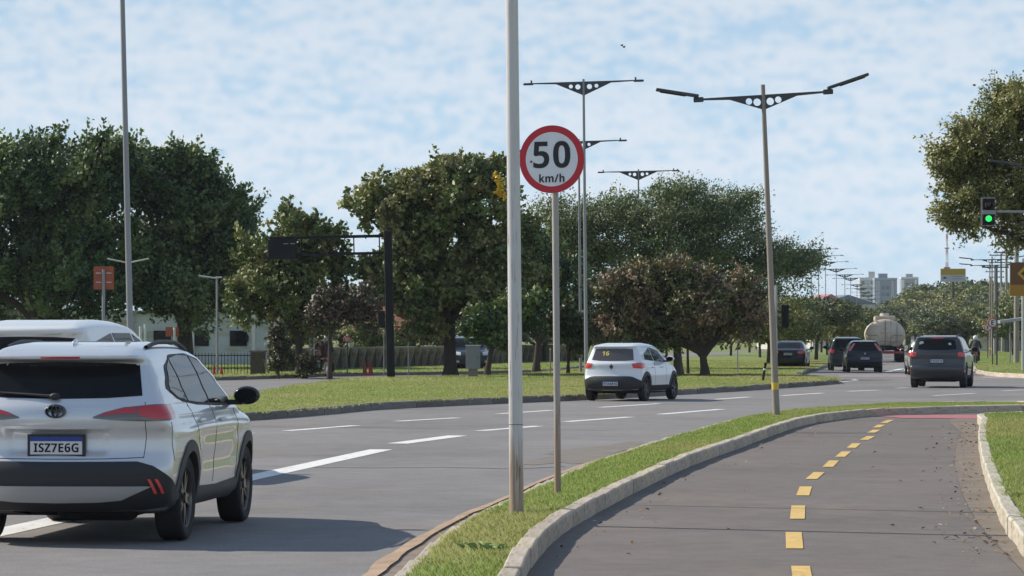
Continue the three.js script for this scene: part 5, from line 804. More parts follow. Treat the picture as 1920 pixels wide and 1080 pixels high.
// tanker truck
{
  const D = 205, s = sOf(D), x = X(1660, D), g = thing('tanker_truck', 'cream tanker truck seen from behind beyond the dark cars', 'truck', [x, 0.004, -D], -0.10);
  const tank = std(rgb(0.66, 0.57, 0.48), 0.5, 0.1, { map: concMap }), edge = std(rgb(0.30, 0.24, 0.2), 0.6);
  const a = 1.27, b = 1.02, cy = Y(628, D); const prof = []; for (const [z, k] of [[0.16, 0], [0.14, 0.3], [0.1, 0.6], [0.03, 0.85], [-0.08, 0.97], [-0.25, 1.0], [-9, 1.0], [-9.2, 0.9], [-9.3, 0]]) prof.push(new THREE.Vector2(Math.max(k, 0.001), z));
  mesh('tank', new THREE.LatheGeometry(prof, 48).rotateX(Math.PI / 2).scale(a, b, 1).translate(0, cy, 0), tank, g);
  mesh('seam', boxG(0.07, 1.85, 0.02, 0, cy, 0.15), edge, g); mesh('seam', boxG(2.2, 0.045, 0.02, 0, cy - 0.03, 0.12), edge, g); mesh('seam', boxG(1.9, 0.03, 0.02, 0.1, cy - 0.42, 0.12), edge, g);
  mesh('catwalk', rboxG(1.3, 0.3, 8.2, 0.05, 0.0, cy + b + 0.05, -4.4), tank, g);
  for (const k of [0, 1, 2]) mesh('hatch', cylG(0.26, 0.26, 0.2, 0, cy + b + 0.18, -1.4 - 2.8 * k, 18), M.steelPale, g);
  for (const sx of [-1, 1]) mesh('ladder_rail', barG(V(sx * 0.2 + 0.55, cy - 0.9, 0.2), V(sx * 0.2 + 0.55, cy + b + 0.1, 0.05), 0.02), M.steel, g);
  mesh('chassis', boxG(0.9, 0.22, 9.4, 0, 0.95, -4.4), M.black, g); mesh('rear_bar', boxG(2.3, 0.16, 0.12, 0, 0.62, 0.1), std(rgb(0.35, 0.05, 0.05), 0.6), g); mesh('rear_panel', boxG(2.2, 0.26, 0.06, 0, 0.88, 0.02), M.black, g);
  for (const sx of [-1, 1]) mesh('tail_light', rboxG(0.3, 0.14, 0.05, 0.02, sx * 0.9, 0.86, 0.09), M.redLamp, g);
  const tw = wheel(0.5, 0.52, null, 8); for (const z of [-1.2, -2.5, -8.2]) for (const sx of [-1, 1]) { const w = new THREE.Group(); w.name = 'wheel'; w.position.set(sx * 0.98, 0.5, z); w.rotation.y = sx > 0 ? Math.PI / 2 : -Math.PI / 2; g.add(w); mesh('tyre', tw.tyre, M.tyre, w); mesh('rim', tw.rim, M.silver, w); mesh('mudguard', boxG(1.1, 0.04, 0.56, 0, 0.56, 0), M.black, w); }
  mesh('cab', rboxG(2.2, 1.6, 2.0, 0.12, 0, 1.55, -10.6), paint(0.6, 0.6, 0.58), g);
}

// ------------------------------------------------------------------ trees
const barkMap = (() => tex(128, 512, (u, v) => 0.6 + 0.7 * (tfbm(u, v * 0.25, 16, 4) - 0.3)))();
M.bark = std(rgb(0.075, 0.055, 0.042), 0.95, 0, { map: barkMap });
M.barkGrey = std(rgb(0.16, 0.14, 0.12), 0.95, 0, { map: barkMap });
M.leaf = phys(rgb(1, 1, 1), { vertexColors: true, roughness: 0.55, transmission: 0.42, thickness: 0, specularIntensity: 0.75 });
const ON = (q) => { const z = 2 * q() - 1, a = q() * 6.2832, r = Math.sqrt(1 - z * z); return V(r * Math.cos(a), z, r * Math.sin(a)); };
// leaves in sprigs over the skins of the given blobs [x, y, z, rx, ry, rz]
function crownG(blobs, o) {
  const q = rng(o.seed), pos = [], nor = [], col = [], wind = o.wind || V(0, 0, 0), rc = o.clump, lumps = []; let tot = 0;
  for (const b of blobs) {
    const area = 4.19 * (b[3] * b[4] + b[4] * b[5] + b[3] * b[5]), R = Math.min(o.lump, 0.6 * Math.min(b[3], b[4], b[5])), n = Math.max(3, Math.round((o.cover ?? 0.9) * area / (3.14 * R * R)));
    for (let i = 0; i < n; i++) { const d = ON(q); if (d.y < -0.3 && q() < 0.55) d.y = -d.y; const k = 0.62 + 0.46 * q(), r = R * (0.6 + 0.85 * q() * q() + 0.2); const c = V(b[0] + d.x * b[3] * k, b[1] + d.y * b[4] * k, b[2] + d.z * b[5] * k); lumps.push([c, V(d.x / b[3], d.y / b[4], d.z / b[5]).normalize(), r, o.tones[Math.min(o.tones.length - 1, Math.floor(o.tones.length * q()))], 0.85 + 0.3 * q()]); tot += r * r; }
    for (let i = 0; i < (o.tufts || 0); i++) { const d = ON(q); d.y = Math.abs(d.y) * 0.9 + 0.1; d.normalize(); const k = 0.92 + 0.12 * q(), c = V(b[0] + d.x * b[3] * k, b[1] + d.y * b[4] * k, b[2] + d.z * b[5] * k), ax = d.clone().multiplyScalar(0.6).add(V(0, 0.4, 0)).addScaledVector(wind, 1.1).add(ON(q).multiplyScalar(0.25)).normalize(), tn = o.tones[Math.floor(o.tones.length * q())], L = (o.tuftLen || 0.3) * (0.6 + 0.8 * q()); for (let j = 0; j < 4; j++) { const r = L * (1 - 0.2 * j); lumps.push([c.clone().addScaledVector(ax, L * 0.85 * j), ax, r, tn, 0.95 + 0.2 * q()]); tot += r * r; } }
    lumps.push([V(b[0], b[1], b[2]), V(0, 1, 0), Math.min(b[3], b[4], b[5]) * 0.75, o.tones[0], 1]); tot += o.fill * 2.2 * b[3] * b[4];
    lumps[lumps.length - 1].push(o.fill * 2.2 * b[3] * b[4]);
  }
  const leaf = (p, d, up, l, w, c, out) => {
    const side = d.clone().cross(up).normalize(), nn = side.clone().cross(d).normalize(), m = p.clone().addScaledVector(d, l * 0.45).addScaledVector(nn, l * 0.08), t = p.clone().addScaledVector(d, l);
    const a = m.clone().addScaledVector(side, w), b = m.clone().addScaledVector(side, -w); pos.push(p.x, p.y, p.z, a.x, a.y, a.z, t.x, t.y, t.z, p.x, p.y, p.z, t.x, t.y, t.z, b.x, b.y, b.z);
    const k = nn.multiplyScalar(0.85).addScaledVector(out, 0.38).addScaledVector(up, 0.2).normalize(); for (let i = 0; i < 6; i++) { nor.push(k.x, k.y, k.z); col.push(c[0], c[1], c[2]); }
  };
  for (const [c, out, r, tone, tb, w] of lumps) {
    const n = Math.round(o.leaves / o.sprig * (w ?? r * r) / tot);
    for (let k = 0; k < n; k++) {
      const d = ON(q); if (d.y < 0 && q() < 0.35) d.y *= -1; const rr = r * Math.pow(q(), 0.4) * (w ? 1.1 : 1), p0 = V(c.x + d.x * rr * 1.1, c.y + d.y * rr * 0.72, c.z + d.z * rr * 1.1); if (o.floor !== undefined && p0.y < o.floor) p0.y = o.floor + 0.4 * q();
      const axis = out.clone().multiplyScalar(0.5).addScaledVector(d, 0.6).add(wind).add(ON(q).multiplyScalar(0.4)).add(V(0, o.rise ?? 0.2, 0)).normalize(), L = rc * (0.7 + 0.7 * q()), nrm = d.clone().multiplyScalar(0.8).addScaledVector(out, 0.5).normalize();
      for (let j = 0; j < o.sprig; j++) {
        const p = p0.clone().addScaledVector(axis, L * (j / o.sprig - 0.25)).add(ON(q).multiplyScalar(rc * 0.2)), dd = axis.clone().multiplyScalar(0.8).add(ON(q)).add(V(0, o.droop || 0, 0)).normalize();
        const s = 0.75 + 0.5 * q(), tt = tb * (0.8 + 0.4 * q()); leaf(p, dd, ON(q).add(nrm).add(V(0, 0.4, 0)).normalize(), o.size * s, o.size * s * o.slim, [tone[0] * tt, tone[1] * tt, tone[2] * tt], nrm);
      }
    }
  }
  const g = new THREE.BufferGeometry(); g.setAttribute('position', new THREE.Float32BufferAttribute(pos, 3)); g.setAttribute('normal', new THREE.Float32BufferAttribute(nor, 3)); g.setAttribute('color', new THREE.Float32BufferAttribute(col, 3)); return g;
}
function limbsG(base, blobs, r0, seed, fork) {
  const q = rng(seed), list = []; const f = fork, top = V(f[0], f[1], f[2]);
  const wob = (a, b, ra, rb, n) => { const P = [], Rr = []; for (let i = 0; i <= n; i++) { const t = i / n, e = Math.sin(t * Math.PI) * 0.09 * a.distanceTo(b); P.push(a.clone().lerp(b, t).add(V((q() - 0.5) * e, (q() - 0.5) * e * 0.5 + e * 0.5, (q() - 0.5) * e))); Rr.push(lerp(ra, rb, t)); } return limbG(P, Rr, 8); };
  list.push(limbG([V(base[0], base[1] - 0.25, base[2]), V(base[0], base[1], base[2]), V(base[0] + (f[0] - base[0]) * 0.2, base[1] + 0.35, base[2]), V(lerp(base[0], f[0], 0.6), lerp(base[1], f[1], 0.6), lerp(base[2], f[2], 0.6)), top], [r0 * 1.5, r0 * 1.35, r0, r0 * 0.88, r0 * 0.8], 10));
  blobs.forEach((b, i) => { const a = i % 3 ? top : V(lerp(base[0], f[0], 0.85), lerp(base[1], f[1], 0.85), lerp(base[2], f[2], 0.85)); list.push(wob(a, V(b[0] + (q() - 0.5) * b[3] * 0.5, b[1] + 0.15 * b[4], b[2] + (q() - 0.5) * b[5] * 0.5), r0 * 0.55, r0 * 0.1, 5)); for (let k = 0; k < 2; k++) list.push(wob(V(b[0], b[1] - b[4] * 0.2, b[2]), V(b[0] + (q() - 0.5) * b[3] * 1.5, b[1] + (q() - 0.2) * b[4] * 1.1, b[2] + (q() - 0.5) * b[5] * 1.5), r0 * 0.16, 0.012, 4)); });
  return merge(list);
}
// crown given as readings [px, py, rx, ry, depth offset in metres, depth radius in metres]
function tree(label, D, basePx, h0, spots, o, group) {
  const s = sOf(D), bx = X(basePx, D), g = thing(o.name || 'tree', label, 'tree', [bx, h0, -D], 0, group);
  const blobs = spots.map(([px, py, rx, ry, dz = 0, rz]) => [X(px, D) - bx, Y(py, D) - h0, dz, rx / s, (ry || rx) / s, rz || rx / s]);
  mesh('trunk', limbsG([0, 0, 0], blobs, o.trunk, o.seed + 3, [(o.forkPx - basePx) / s, Y(o.forkPy, D) - h0, 0]), o.bark || M.bark, g);
  mesh('crown', crownG(blobs, o), M.leaf, g); return g;
}
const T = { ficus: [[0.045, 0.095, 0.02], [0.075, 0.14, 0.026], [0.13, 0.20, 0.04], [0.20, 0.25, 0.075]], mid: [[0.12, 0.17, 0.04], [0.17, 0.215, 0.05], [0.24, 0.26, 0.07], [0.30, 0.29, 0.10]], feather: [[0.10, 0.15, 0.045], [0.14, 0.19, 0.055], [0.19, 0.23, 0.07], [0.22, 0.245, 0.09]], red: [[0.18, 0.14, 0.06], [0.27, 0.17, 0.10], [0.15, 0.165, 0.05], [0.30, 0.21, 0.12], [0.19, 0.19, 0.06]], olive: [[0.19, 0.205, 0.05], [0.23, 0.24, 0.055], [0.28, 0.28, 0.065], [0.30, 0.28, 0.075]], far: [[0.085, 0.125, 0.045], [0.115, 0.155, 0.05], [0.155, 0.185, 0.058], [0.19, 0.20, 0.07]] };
// dark dense trees on the left
{
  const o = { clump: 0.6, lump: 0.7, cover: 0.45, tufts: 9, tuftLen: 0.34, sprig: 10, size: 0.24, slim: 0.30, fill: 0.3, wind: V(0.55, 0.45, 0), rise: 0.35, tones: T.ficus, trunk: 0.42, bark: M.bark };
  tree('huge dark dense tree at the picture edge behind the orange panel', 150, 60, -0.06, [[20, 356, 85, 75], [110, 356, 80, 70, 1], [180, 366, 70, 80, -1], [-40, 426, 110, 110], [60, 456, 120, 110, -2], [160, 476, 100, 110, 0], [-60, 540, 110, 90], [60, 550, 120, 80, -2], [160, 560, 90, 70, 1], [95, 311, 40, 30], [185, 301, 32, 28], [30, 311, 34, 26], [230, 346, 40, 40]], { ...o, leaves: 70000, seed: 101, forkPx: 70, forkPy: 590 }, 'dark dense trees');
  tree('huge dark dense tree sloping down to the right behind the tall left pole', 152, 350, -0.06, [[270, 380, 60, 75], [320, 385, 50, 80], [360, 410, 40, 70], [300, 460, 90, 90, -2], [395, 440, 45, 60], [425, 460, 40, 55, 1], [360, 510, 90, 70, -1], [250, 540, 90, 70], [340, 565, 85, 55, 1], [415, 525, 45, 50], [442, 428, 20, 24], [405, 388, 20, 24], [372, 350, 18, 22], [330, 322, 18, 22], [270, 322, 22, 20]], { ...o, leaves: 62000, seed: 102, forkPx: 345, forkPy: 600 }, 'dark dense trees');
}
{
  const o = { clump: 0.32, lump: 0.44, cover: 0.5, tufts: 4, tuftLen: 0.2, sprig: 8, size: 0.185, slim: 0.38, fill: 0.07, rise: 0.1, tones: T.mid, trunk: 0.17 };
  tree('mid sized green tree half covering the overhead frame', 128, 562, 0.1, [[545, 440, 45, 40], [600, 470, 45, 36], [490, 480, 45, 36], [545, 510, 70, 50, -0.6], [470, 540, 46, 45], [530, 560, 70, 50, 0.5], [610, 530, 48, 40], [590, 590, 50, 34], [465, 585, 38, 30], [640, 520, 22, 22], [545, 418, 20, 20], [640, 575, 18, 26]], { ...o, leaves: 24000, seed: 111, forkPx: 560, forkPy: 630 });
  tree('thin reddish young tree right of the stop sign', 123, 618, 0.1, [[620, 585, 38, 22], [660, 590, 36, 22], [690, 600, 26, 20], [640, 570, 40, 18], [600, 600, 20, 14]], { ...o, leaves: 4200, tones: [[0.10, 0.075, 0.045], [0.14, 0.09, 0.06], [0.09, 0.09, 0.035]], trunk: 0.09, seed: 112, forkPx: 619, forkPy: 620, size: 0.17 });
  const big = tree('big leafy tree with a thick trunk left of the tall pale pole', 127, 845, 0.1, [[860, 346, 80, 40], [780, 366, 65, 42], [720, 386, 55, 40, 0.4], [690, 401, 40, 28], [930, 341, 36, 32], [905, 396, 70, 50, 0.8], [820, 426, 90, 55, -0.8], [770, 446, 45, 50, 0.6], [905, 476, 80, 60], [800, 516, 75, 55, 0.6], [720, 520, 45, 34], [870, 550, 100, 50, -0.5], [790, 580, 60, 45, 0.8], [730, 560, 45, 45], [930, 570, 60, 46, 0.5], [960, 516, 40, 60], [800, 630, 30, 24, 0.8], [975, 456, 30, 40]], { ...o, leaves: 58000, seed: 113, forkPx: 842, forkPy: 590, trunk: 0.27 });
  { const s = sOf(127), bl = [[938, 347, 3, 13], [936, 362, 4, 10], [930, 336, 3, 5], [941, 374, 3, 6]].map(([px, py, rx, ry]) => [(px - 845) / s, Y(py, 127) - 0.1, 1.3, rx / s, ry / s, 0.3]); bl.forEach((b) => { b[2] = 1.9; }); mesh('blossom', crownG(bl, { seed: 117, leaves: 420, sprig: 4, clump: 0.14, lump: 0.1, size: 0.11, slim: 0.45, fill: 0.2, rise: 0, tones: [[0.85, 0.58, 0.02], [0.95, 0.68, 0.03]] }), M.leaf, big); }
  tree('small round tree leaning right of the grey cabinet', 123, 913, 0.1, [[920, 615, 40, 26], [955, 600, 36, 30], [890, 628, 20, 16], [990, 590, 30, 36], [940, 640, 22, 14]], { ...o, leaves: 7000, seed: 114, forkPx: 922, forkPy: 650, trunk: 0.12, tones: T.ficus });
  tree('dark tree filling the gap behind the speed sign post', 140, 1005, 0.1, [[1000, 500, 46, 60], [1050, 540, 50, 50], [1010, 580, 56, 40, -1], [1070, 590, 30, 36], [970, 560, 30, 40]], { ...o, leaves: 17000, seed: 115, forkPx: 1010, forkPy: 640, trunk: 0.17, tones: T.ficus });
  tree('bright young tree between sign post and white hatchback', 128, 1065, 0.1, [[1068, 625, 20, 24], [1055, 605, 16, 18], [1078, 650, 14, 18]], { ...o, leaves: 3600, seed: 116, forkPx: 1066, forkPy: 660, trunk: 0.07, tones: [[0.09, 0.12, 0.03], [0.13, 0.16, 0.04], [0.16, 0.17, 0.06]] });
}
{ // feathery tree blown to the right
  const o = { clump: 0.85, lump: 0.45, cover: 0.5, tufts: 9, tuftLen: 0.24, sprig: 14, size: 0.14, slim: 0.26, fill: 0.12, wind: V(0.95, 0.22, 0), rise: 0.02, tones: T.feather, trunk: 0.34 };
  tree('wide feathery tree with crown blown sideways behind the reddish tree', 150, 1200, 0.1, [[1210, 406, 80, 34], [1130, 416, 60, 30], [1300, 396, 80, 32], [1365, 411, 50, 26], [1060, 446, 60, 44, 0.6], [1150, 466, 90, 50, -0.8], [1250, 456, 100, 52, 0.6], [1350, 456, 80, 48], [1410, 486, 60, 36], [1460, 506, 60, 38, 0.6], [1500, 511, 40, 34], [1030, 496, 40, 60], [1100, 510, 80, 54], [1200, 510, 100, 50, -1], [1310, 510, 100, 44], [1420, 520, 80, 26], [1020, 411, 26, 22], [1260, 371, 50, 18], [1390, 388, 24, 14]], { ...o, leaves: 92000, seed: 121, forkPx: 1205, forkPy: 600 });
  const r = { clump: 0.36, lump: 0.38, cover: 0.5, tufts: 5, tuftLen: 0.17, sprig: 8, size: 0.15, slim: 0.34, fill: 0.1, rise: 0.15, tones: T.red, trunk: 0.17 };
  tree('round reddish brown tree with a forked trunk on the median', 123, 1322, 0.1, [[1210, 536, 55, 32], [1290, 541, 70, 34], [1360, 561, 60, 42], [1165, 570, 52, 42], [1240, 580, 80, 46, -0.5], [1330, 590, 70, 44, 0.5], [1400, 580, 34, 40], [1180, 620, 55, 28], [1260, 625, 60, 26], [1370, 620, 46, 24], [1140, 610, 30, 30], [1250, 516, 50, 16], [1390, 541, 24, 20]], { ...r, leaves: 36000, seed: 122, forkPx: 1318, forkPy: 665 });
  tree('second small trunk tree under the reddish crown', 126, 1272, 0.1, [[1270, 620, 40, 22], [1240, 640, 26, 16], [1300, 630, 22, 14]], { ...r, leaves: 4500, seed: 123, forkPx: 1270, forkPy: 655, trunk: 0.2, bark: M.barkGrey, tones: T.mid });
  tree('slim sapling left of the forked trunk', 128, 1290, 0.1, [[1285, 610, 22, 16], [1295, 625, 16, 14]], { ...r, leaves: 1500, seed: 124, forkPx: 1289, forkPy: 640, trunk: 0.06, tones: T.mid });
  // olive tree at the right edge
  const v = { clump: 0.45, lump: 0.5, cover: 0.7, tufts: 4, tuftLen: 0.22, sprig: 11, size: 0.13, slim: 0.32, fill: 0.25, wind: V(-0.15, -0.15, 0), rise: -0.05, droop: -0.2, tones: T.olive, trunk: 0.35 };
  tree('large olive green tree reaching in from the picture edge behind the traffic light', 116, 2010, 0.1, [[1910, 230, 70, 60], [1850, 270, 60, 60], [1800, 310, 50, 44], [1880, 330, 80, 60, -0.8], [1790, 370, 44, 44], [1850, 390, 60, 46, 0.5], [1820, 420, 34, 26], [1930, 400, 60, 50], [2000, 240, 90, 90], [2000, 350, 110, 90], [2090, 300, 100, 110], [1935, 195, 40, 34], [1770, 320, 24, 24], [1905, 445, 34, 24]], { ...v, leaves: 84000, seed: 131, forkPx: 2005, forkPy: 470 });
}
// shrubs by the gate pillar
{
  const o = { clump: 0.22, lump: 0.25, sprig: 7, size: 0.15, slim: 0.34, fill: 0.3, rise: 0.3, tones: [[0.08, 0.085, 0.03], [0.12, 0.12, 0.045], [0.15, 0.13, 0.06]], trunk: 0.04, name: 'shrub' };
  tree('loose upright shrub in front of the brown gate pillar', 125, 522, 0.1, [[520, 660, 16, 26], [528, 685, 18, 18], [516, 632, 11, 20], [535, 665, 12, 16]], { ...o, leaves: 2600, seed: 141, forkPx: 522, forkPy: 690 });
  tree('low shrub at the foot of the mid sized green tree', 126, 575, 0.1, [[573, 685, 14, 14], [585, 692, 10, 10]], { ...o, leaves: 1000, seed: 142, forkPx: 575, forkPy: 697 });
}
// ------------------------------------------------------------------ trees further off: a few kinds, many individuals
{
  const kinds = [0, 1, 2, 3].map((k) => {
    const q = rng(200 + k), blobs = []; for (let i = 0; i < 9; i++) { const a = i * 2.4, r = i === 0 ? 0 : 1.5 + 0.7 * q(); blobs.push([Math.cos(a) * r, 4.2 + (i === 0 ? 1.3 : (q() - 0.4) * 2.2), Math.sin(a) * r, 1.3 + 0.6 * q(), 1.1 + 0.5 * q(), 1.3 + 0.6 * q()]); }
    const tones = [T.far, T.mid, T.olive, [[0.09, 0.08, 0.035], [0.12, 0.10, 0.045], [0.10, 0.11, 0.04], [0.14, 0.12, 0.06]]][k];
    return { trunk: limbsG([0, 0, 0], blobs, 0.17, 210 + k, [0.1, 2.6, 0]), crown: crownG(blobs, { seed: 220 + k, leaves: 9000, sprig: 7, clump: 0.5, lump: 0.7, cover: 0.8, size: 0.27, slim: 0.36, fill: 0.25, rise: 0.15, tones }) };
  });
  const put = (label, group, px, D, topPy, wide, k, q) => { const sc = (Y(topPy, D) + 0.1) / 7.4, g = thing('tree', label, 'tree', [X(px, D), -0.05, -D], (q() * 6.28), group); g.scale.set(sc * wide, sc, sc * wide); mesh('trunk', kinds[k].trunk, M.bark, g); mesh('crown', kinds[k].crown, M.leaf, g); };
  const q = rng(300);
  // young trees along the median behind the dark cars
  [[1440, 175, 560], [1462, 215, 552], [1490, 190, 556], [1510, 240, 566], [1530, 205, 560], [1552, 260, 566], [1572, 225, 572], [1592, 280, 570], [1612, 250, 585], [1632, 300, 580], [1655, 330, 575], [1478, 260, 570], [1425, 230, 575], [1540, 300, 575], [1600, 340, 578], [1640, 380, 580]].forEach(([px, D, t], i) => put('young green tree on the median behind the dark cars', 'median trees behind the dark cars', px, D, t, 1.05 + 0.3 * q(), [2, 3, 1, 2, 0, 3][i % 6], q));
  // wooded rise at the end of the avenue
  [[1672, 430, 585], [1690, 470, 572], [1705, 440, 570], [1722, 480, 556], [1742, 500, 545], [1758, 450, 545], [1775, 480, 538], [1795, 440, 536], [1812, 470, 530], [1832, 430, 536], [1850, 460, 532], [1872, 440, 540], [1700, 560, 560], [1730, 580, 545], [1765, 560, 532], [1800, 570, 524], [1840, 560, 528], [1880, 540, 530], [1905, 420, 545], [1660, 520, 592], [1635, 480, 598], [1780, 400, 560], [1745, 390, 572], [1715, 400, 582], [1812, 390, 560], [1795, 350, 590], [1825, 360, 575], [1787, 305, 560], [1765, 300, 585], [1812, 300, 575]].forEach(([px, D, t], i) => put('dark green tree on the wooded rise at the end of the avenue', 'trees on the wooded rise', px, D, t, 1.15 + 0.5 * q(), [0, 1, 0, 2][i % 4], q));
  // trees behind the wall and beyond the far road
  [[700, 175, 600], [760, 190, 560], [820, 180, 580], [890, 195, 560], [950, 185, 570], [1020, 190, 575], [1080, 200, 590], [1130, 230, 590], [1190, 240, 600], [1250, 250, 600], [1310, 260, 605], [1370, 250, 600], [1150, 190, 610], [1230, 205, 618], [680, 200, 570], [560, 180, 590], [1405, 300, 590], [640, 190, 545]].forEach(([px, D, t], i) => put('green tree behind the ribbed wall and the far road', 'trees behind the ribbed wall', px, D, t, 1.2 + 0.4 * q(), [1, 0, 3, 1, 0][i % 5], q));
  // behind the dark dense trees
  [[-40, 185, 560], [40, 190, 580], [130, 195, 575], [210, 190, 585], [300, 200, 590], [420, 200, 560], [480, 195, 580]].forEach(([px, D, t], i) => put('green tree behind the white building', 'trees behind the white building', px, D, t, 1.4, [0, 1][i % 2], q));
  // behind the utility poles
  [[1900, 250, 560], [1925, 230, 540], [1890, 300, 575], [1935, 280, 560], [1870, 330, 570], [1915, 330, 590]].forEach(([px, D, t], i) => put('green tree behind the pale wall and utility poles', 'trees behind the utility poles', px, D, t, 1.2, [0, 1, 2][i % 3], q));
}

// ------------------------------------------------------------------ walls, fences, houses
{ // long wall with upright ribs; its dark face colour paints the shade wedges between them
  const wallShadeMat = std(rgb(0.055, 0.048, 0.042), 0.92, 0, { map: concMap }), ribMat = std(rgb(0.36, 0.31, 0.21), 0.9, 0, { map: concMap });
  const A = [X(508, 136), 136], B = [X(1095, 205), 205], len = Math.hypot(B[0] - A[0], B[1] - A[1]), g = thing('ribbed_wall', 'long wall with close tan upright ribs over a face darkened as shade behind the far road', 'wall', [A[0], 0.0, -A[1]], Math.atan2(B[1] - A[1], B[0] - A[0]));
  mesh('wall_face_shaded', boxG(len, 1.08, 0.18, len / 2, 0.54, 0), wallShadeMat, g); mesh('coping', boxG(len + 0.05, 0.07, 0.26, len / 2, 1.12, 0.02), ribMat, g);
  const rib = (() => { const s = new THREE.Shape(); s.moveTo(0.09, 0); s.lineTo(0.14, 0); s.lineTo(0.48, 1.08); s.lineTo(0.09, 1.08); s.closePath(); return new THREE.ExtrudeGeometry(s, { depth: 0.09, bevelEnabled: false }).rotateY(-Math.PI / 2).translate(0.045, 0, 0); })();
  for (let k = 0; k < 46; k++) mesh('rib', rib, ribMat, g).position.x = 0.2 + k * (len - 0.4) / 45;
}
{ // brown gate pillar and iron fence
  const D = 127, s = sOf(D); let g = thing('gate_pillar', 'brown square gate pillar at the end of the iron fence', 'pillar', [X(484, D), 0, -D]);
  mesh('shaft', boxG(0.56, Y(660, D), 0.5, 0, Y(660, D) / 2, 0), std(rgb(0.12, 0.09, 0.07), 0.9, 0, { map: concMap }), g); mesh('cap', boxG(0.66, 0.07, 0.6, 0, Y(660, D) + 0.03, 0), std(rgb(0.2, 0.17, 0.15), 0.9), g);
  const a = X(330, D), b = X(470, D), H = Y(662, D); g = thing('iron_fence', 'thin black iron bar fence left of the gate pillar', 'fence', [a, 0, -D]);
  const bar = boxG(0.022, H, 0.022, 0, H / 2, 0); const n = Math.round((b - a) / 0.13);
  for (let k = 0; k <= n; k++) mesh('bar', bar, M.black, g).position.x = k * (b - a) / n; mesh('rail', boxG(b - a, 0.035, 0.035, (b - a) / 2, H * 0.9, 0.028), M.black, g); mesh('rail', boxG(b - a, 0.035, 0.035, (b - a) / 2, 0.14, 0.028), M.black, g);
}
{ // white building behind the dark trees
  const D = 168, g = thing('white_building', 'low white building glimpsed under the dark trees', 'building', [X(290, D), -0.05, -D]), w = 11;
  const white = std(rgb(0.62, 0.66, 0.70), 0.8, 0, { map: concMap });
  mesh('wall', boxG(w, 2.9, 6, 0.6, 1.45, -3), white, g); const rf = mesh('roof', boxG(w + 0.4, 0.16, 6.4, 0.6, 2.98, -3), std(rgb(0.3, 0.3, 0.31), 0.8), g);
  for (let k = 0; k < 5; k++) { const win = mesh('window', boxG(0.9, 0.8, 0.05, -3.6 + k * 2.0, 1.6, 0.03), M.black, g); mesh('pane', boxG(0.8, 0.7, 0.02, -3.6 + k * 2.0, 1.6, 0.065), M.glass, win); }
  for (let k = 0; k < 4; k++) mesh('pillar', boxG(0.18, 2.9, 0.2, -4.4 + k * 3.2, 1.45, 0.12), M.paintWhite, g);
  const e = mesh('round_emblem', new THREE.CylinderGeometry(0.33, 0.33, 0.03, 24).rotateX(Math.PI / 2).translate(X(455, D) - X(290, D), Y(632, D), 0.03), M.black, g);
}
{ // green house with red tiled roof
  const D = 180, g = thing('green_house', 'small green house with a red tiled roof over the ribbed wall', 'house', [X(700, D), -0.05, -D]);
  const wall = std(rgb(0.10, 0.17, 0.05), 0.85, 0, { map: concMap }), tile = [0.9, 1, 1.12].map((k) => std(rgb(0.26 * k, 0.10 * k, 0.07 * k), 0.9));
  const top = Y(613, D); mesh('wall', boxG(3.4, top, 4, 0.6, top / 2, -2), wall, g);
  mesh('pillar', boxG(0.22, top, 0.24, X(684, D) - X(700, D), top / 2, 0.15), std(rgb(0.6, 0.55, 0.36), 0.85), g); mesh('pillar', boxG(0.2, top, 0.24, X(659, D) - X(700, D), top / 2, 0.15), std(rgb(0.55, 0.55, 0.5), 0.85), g);
  const r = mesh('roof', boxG(4.4, 0.1, 5.0, 0.5, 0, 0).rotateX(0.42).translate(0, top + 0.75, -1.7), tile[0], g);
  const tg = new THREE.CylinderGeometry(0.1, 0.1, 2.4, 8, 1, true, -1.57, 3.14).rotateX(Math.PI / 2); for (let k = 0; k < 20; k++) { const t = mesh('tile_row', tg, tile[k % 3], r); t.position.set(-1.6 + k * 0.222, top + 0.75 - 0.42, -0.65); t.rotation.x = 0.42; }
  mesh('window', boxG(0.9, 0.7, 0.06, 1.2, 1.4, 0.02), M.black, g);
}
// small houses far beyond the median trees
{
  const house = (label, px, D, roofPy, w, tone) => { const g = thing('far_house', label, 'house', [X(px, D), -0.05, -D], 0.2, 'far houses'); const h = Y(roofPy, D); mesh('wall', boxG(w, h, 6, 0, h / 2, 0), std(rgb(0.6, 0.57, 0.53), 0.9), g); const s = new THREE.Shape(); s.moveTo(-w / 2 - 0.4, 0); s.lineTo(w / 2 + 0.4, 0); s.lineTo(0, 1.5); s.closePath(); mesh('roof', new THREE.ExtrudeGeometry(s, { depth: 6.6, bevelEnabled: false }).translate(0, h + 0.01, -3.3), std(rgb(...tone), 0.9), g); for (const k of [-1, 1]) mesh('window', boxG(0.9, 0.8, 0.05, k * w * 0.25, h * 0.6, 3.02), M.black, g); };
  house('far house with a pink roof left of the lamp row', 1545, 430, 572, 5, [0.42, 0.2, 0.19]); house('far white house behind the bent lamp post', 1465, 420, 578, 5, [0.42, 0.32, 0.28]); house('far house with a grey blue roof before the tower blocks', 1580, 520, 570, 9, [0.16, 0.2, 0.24]);
}
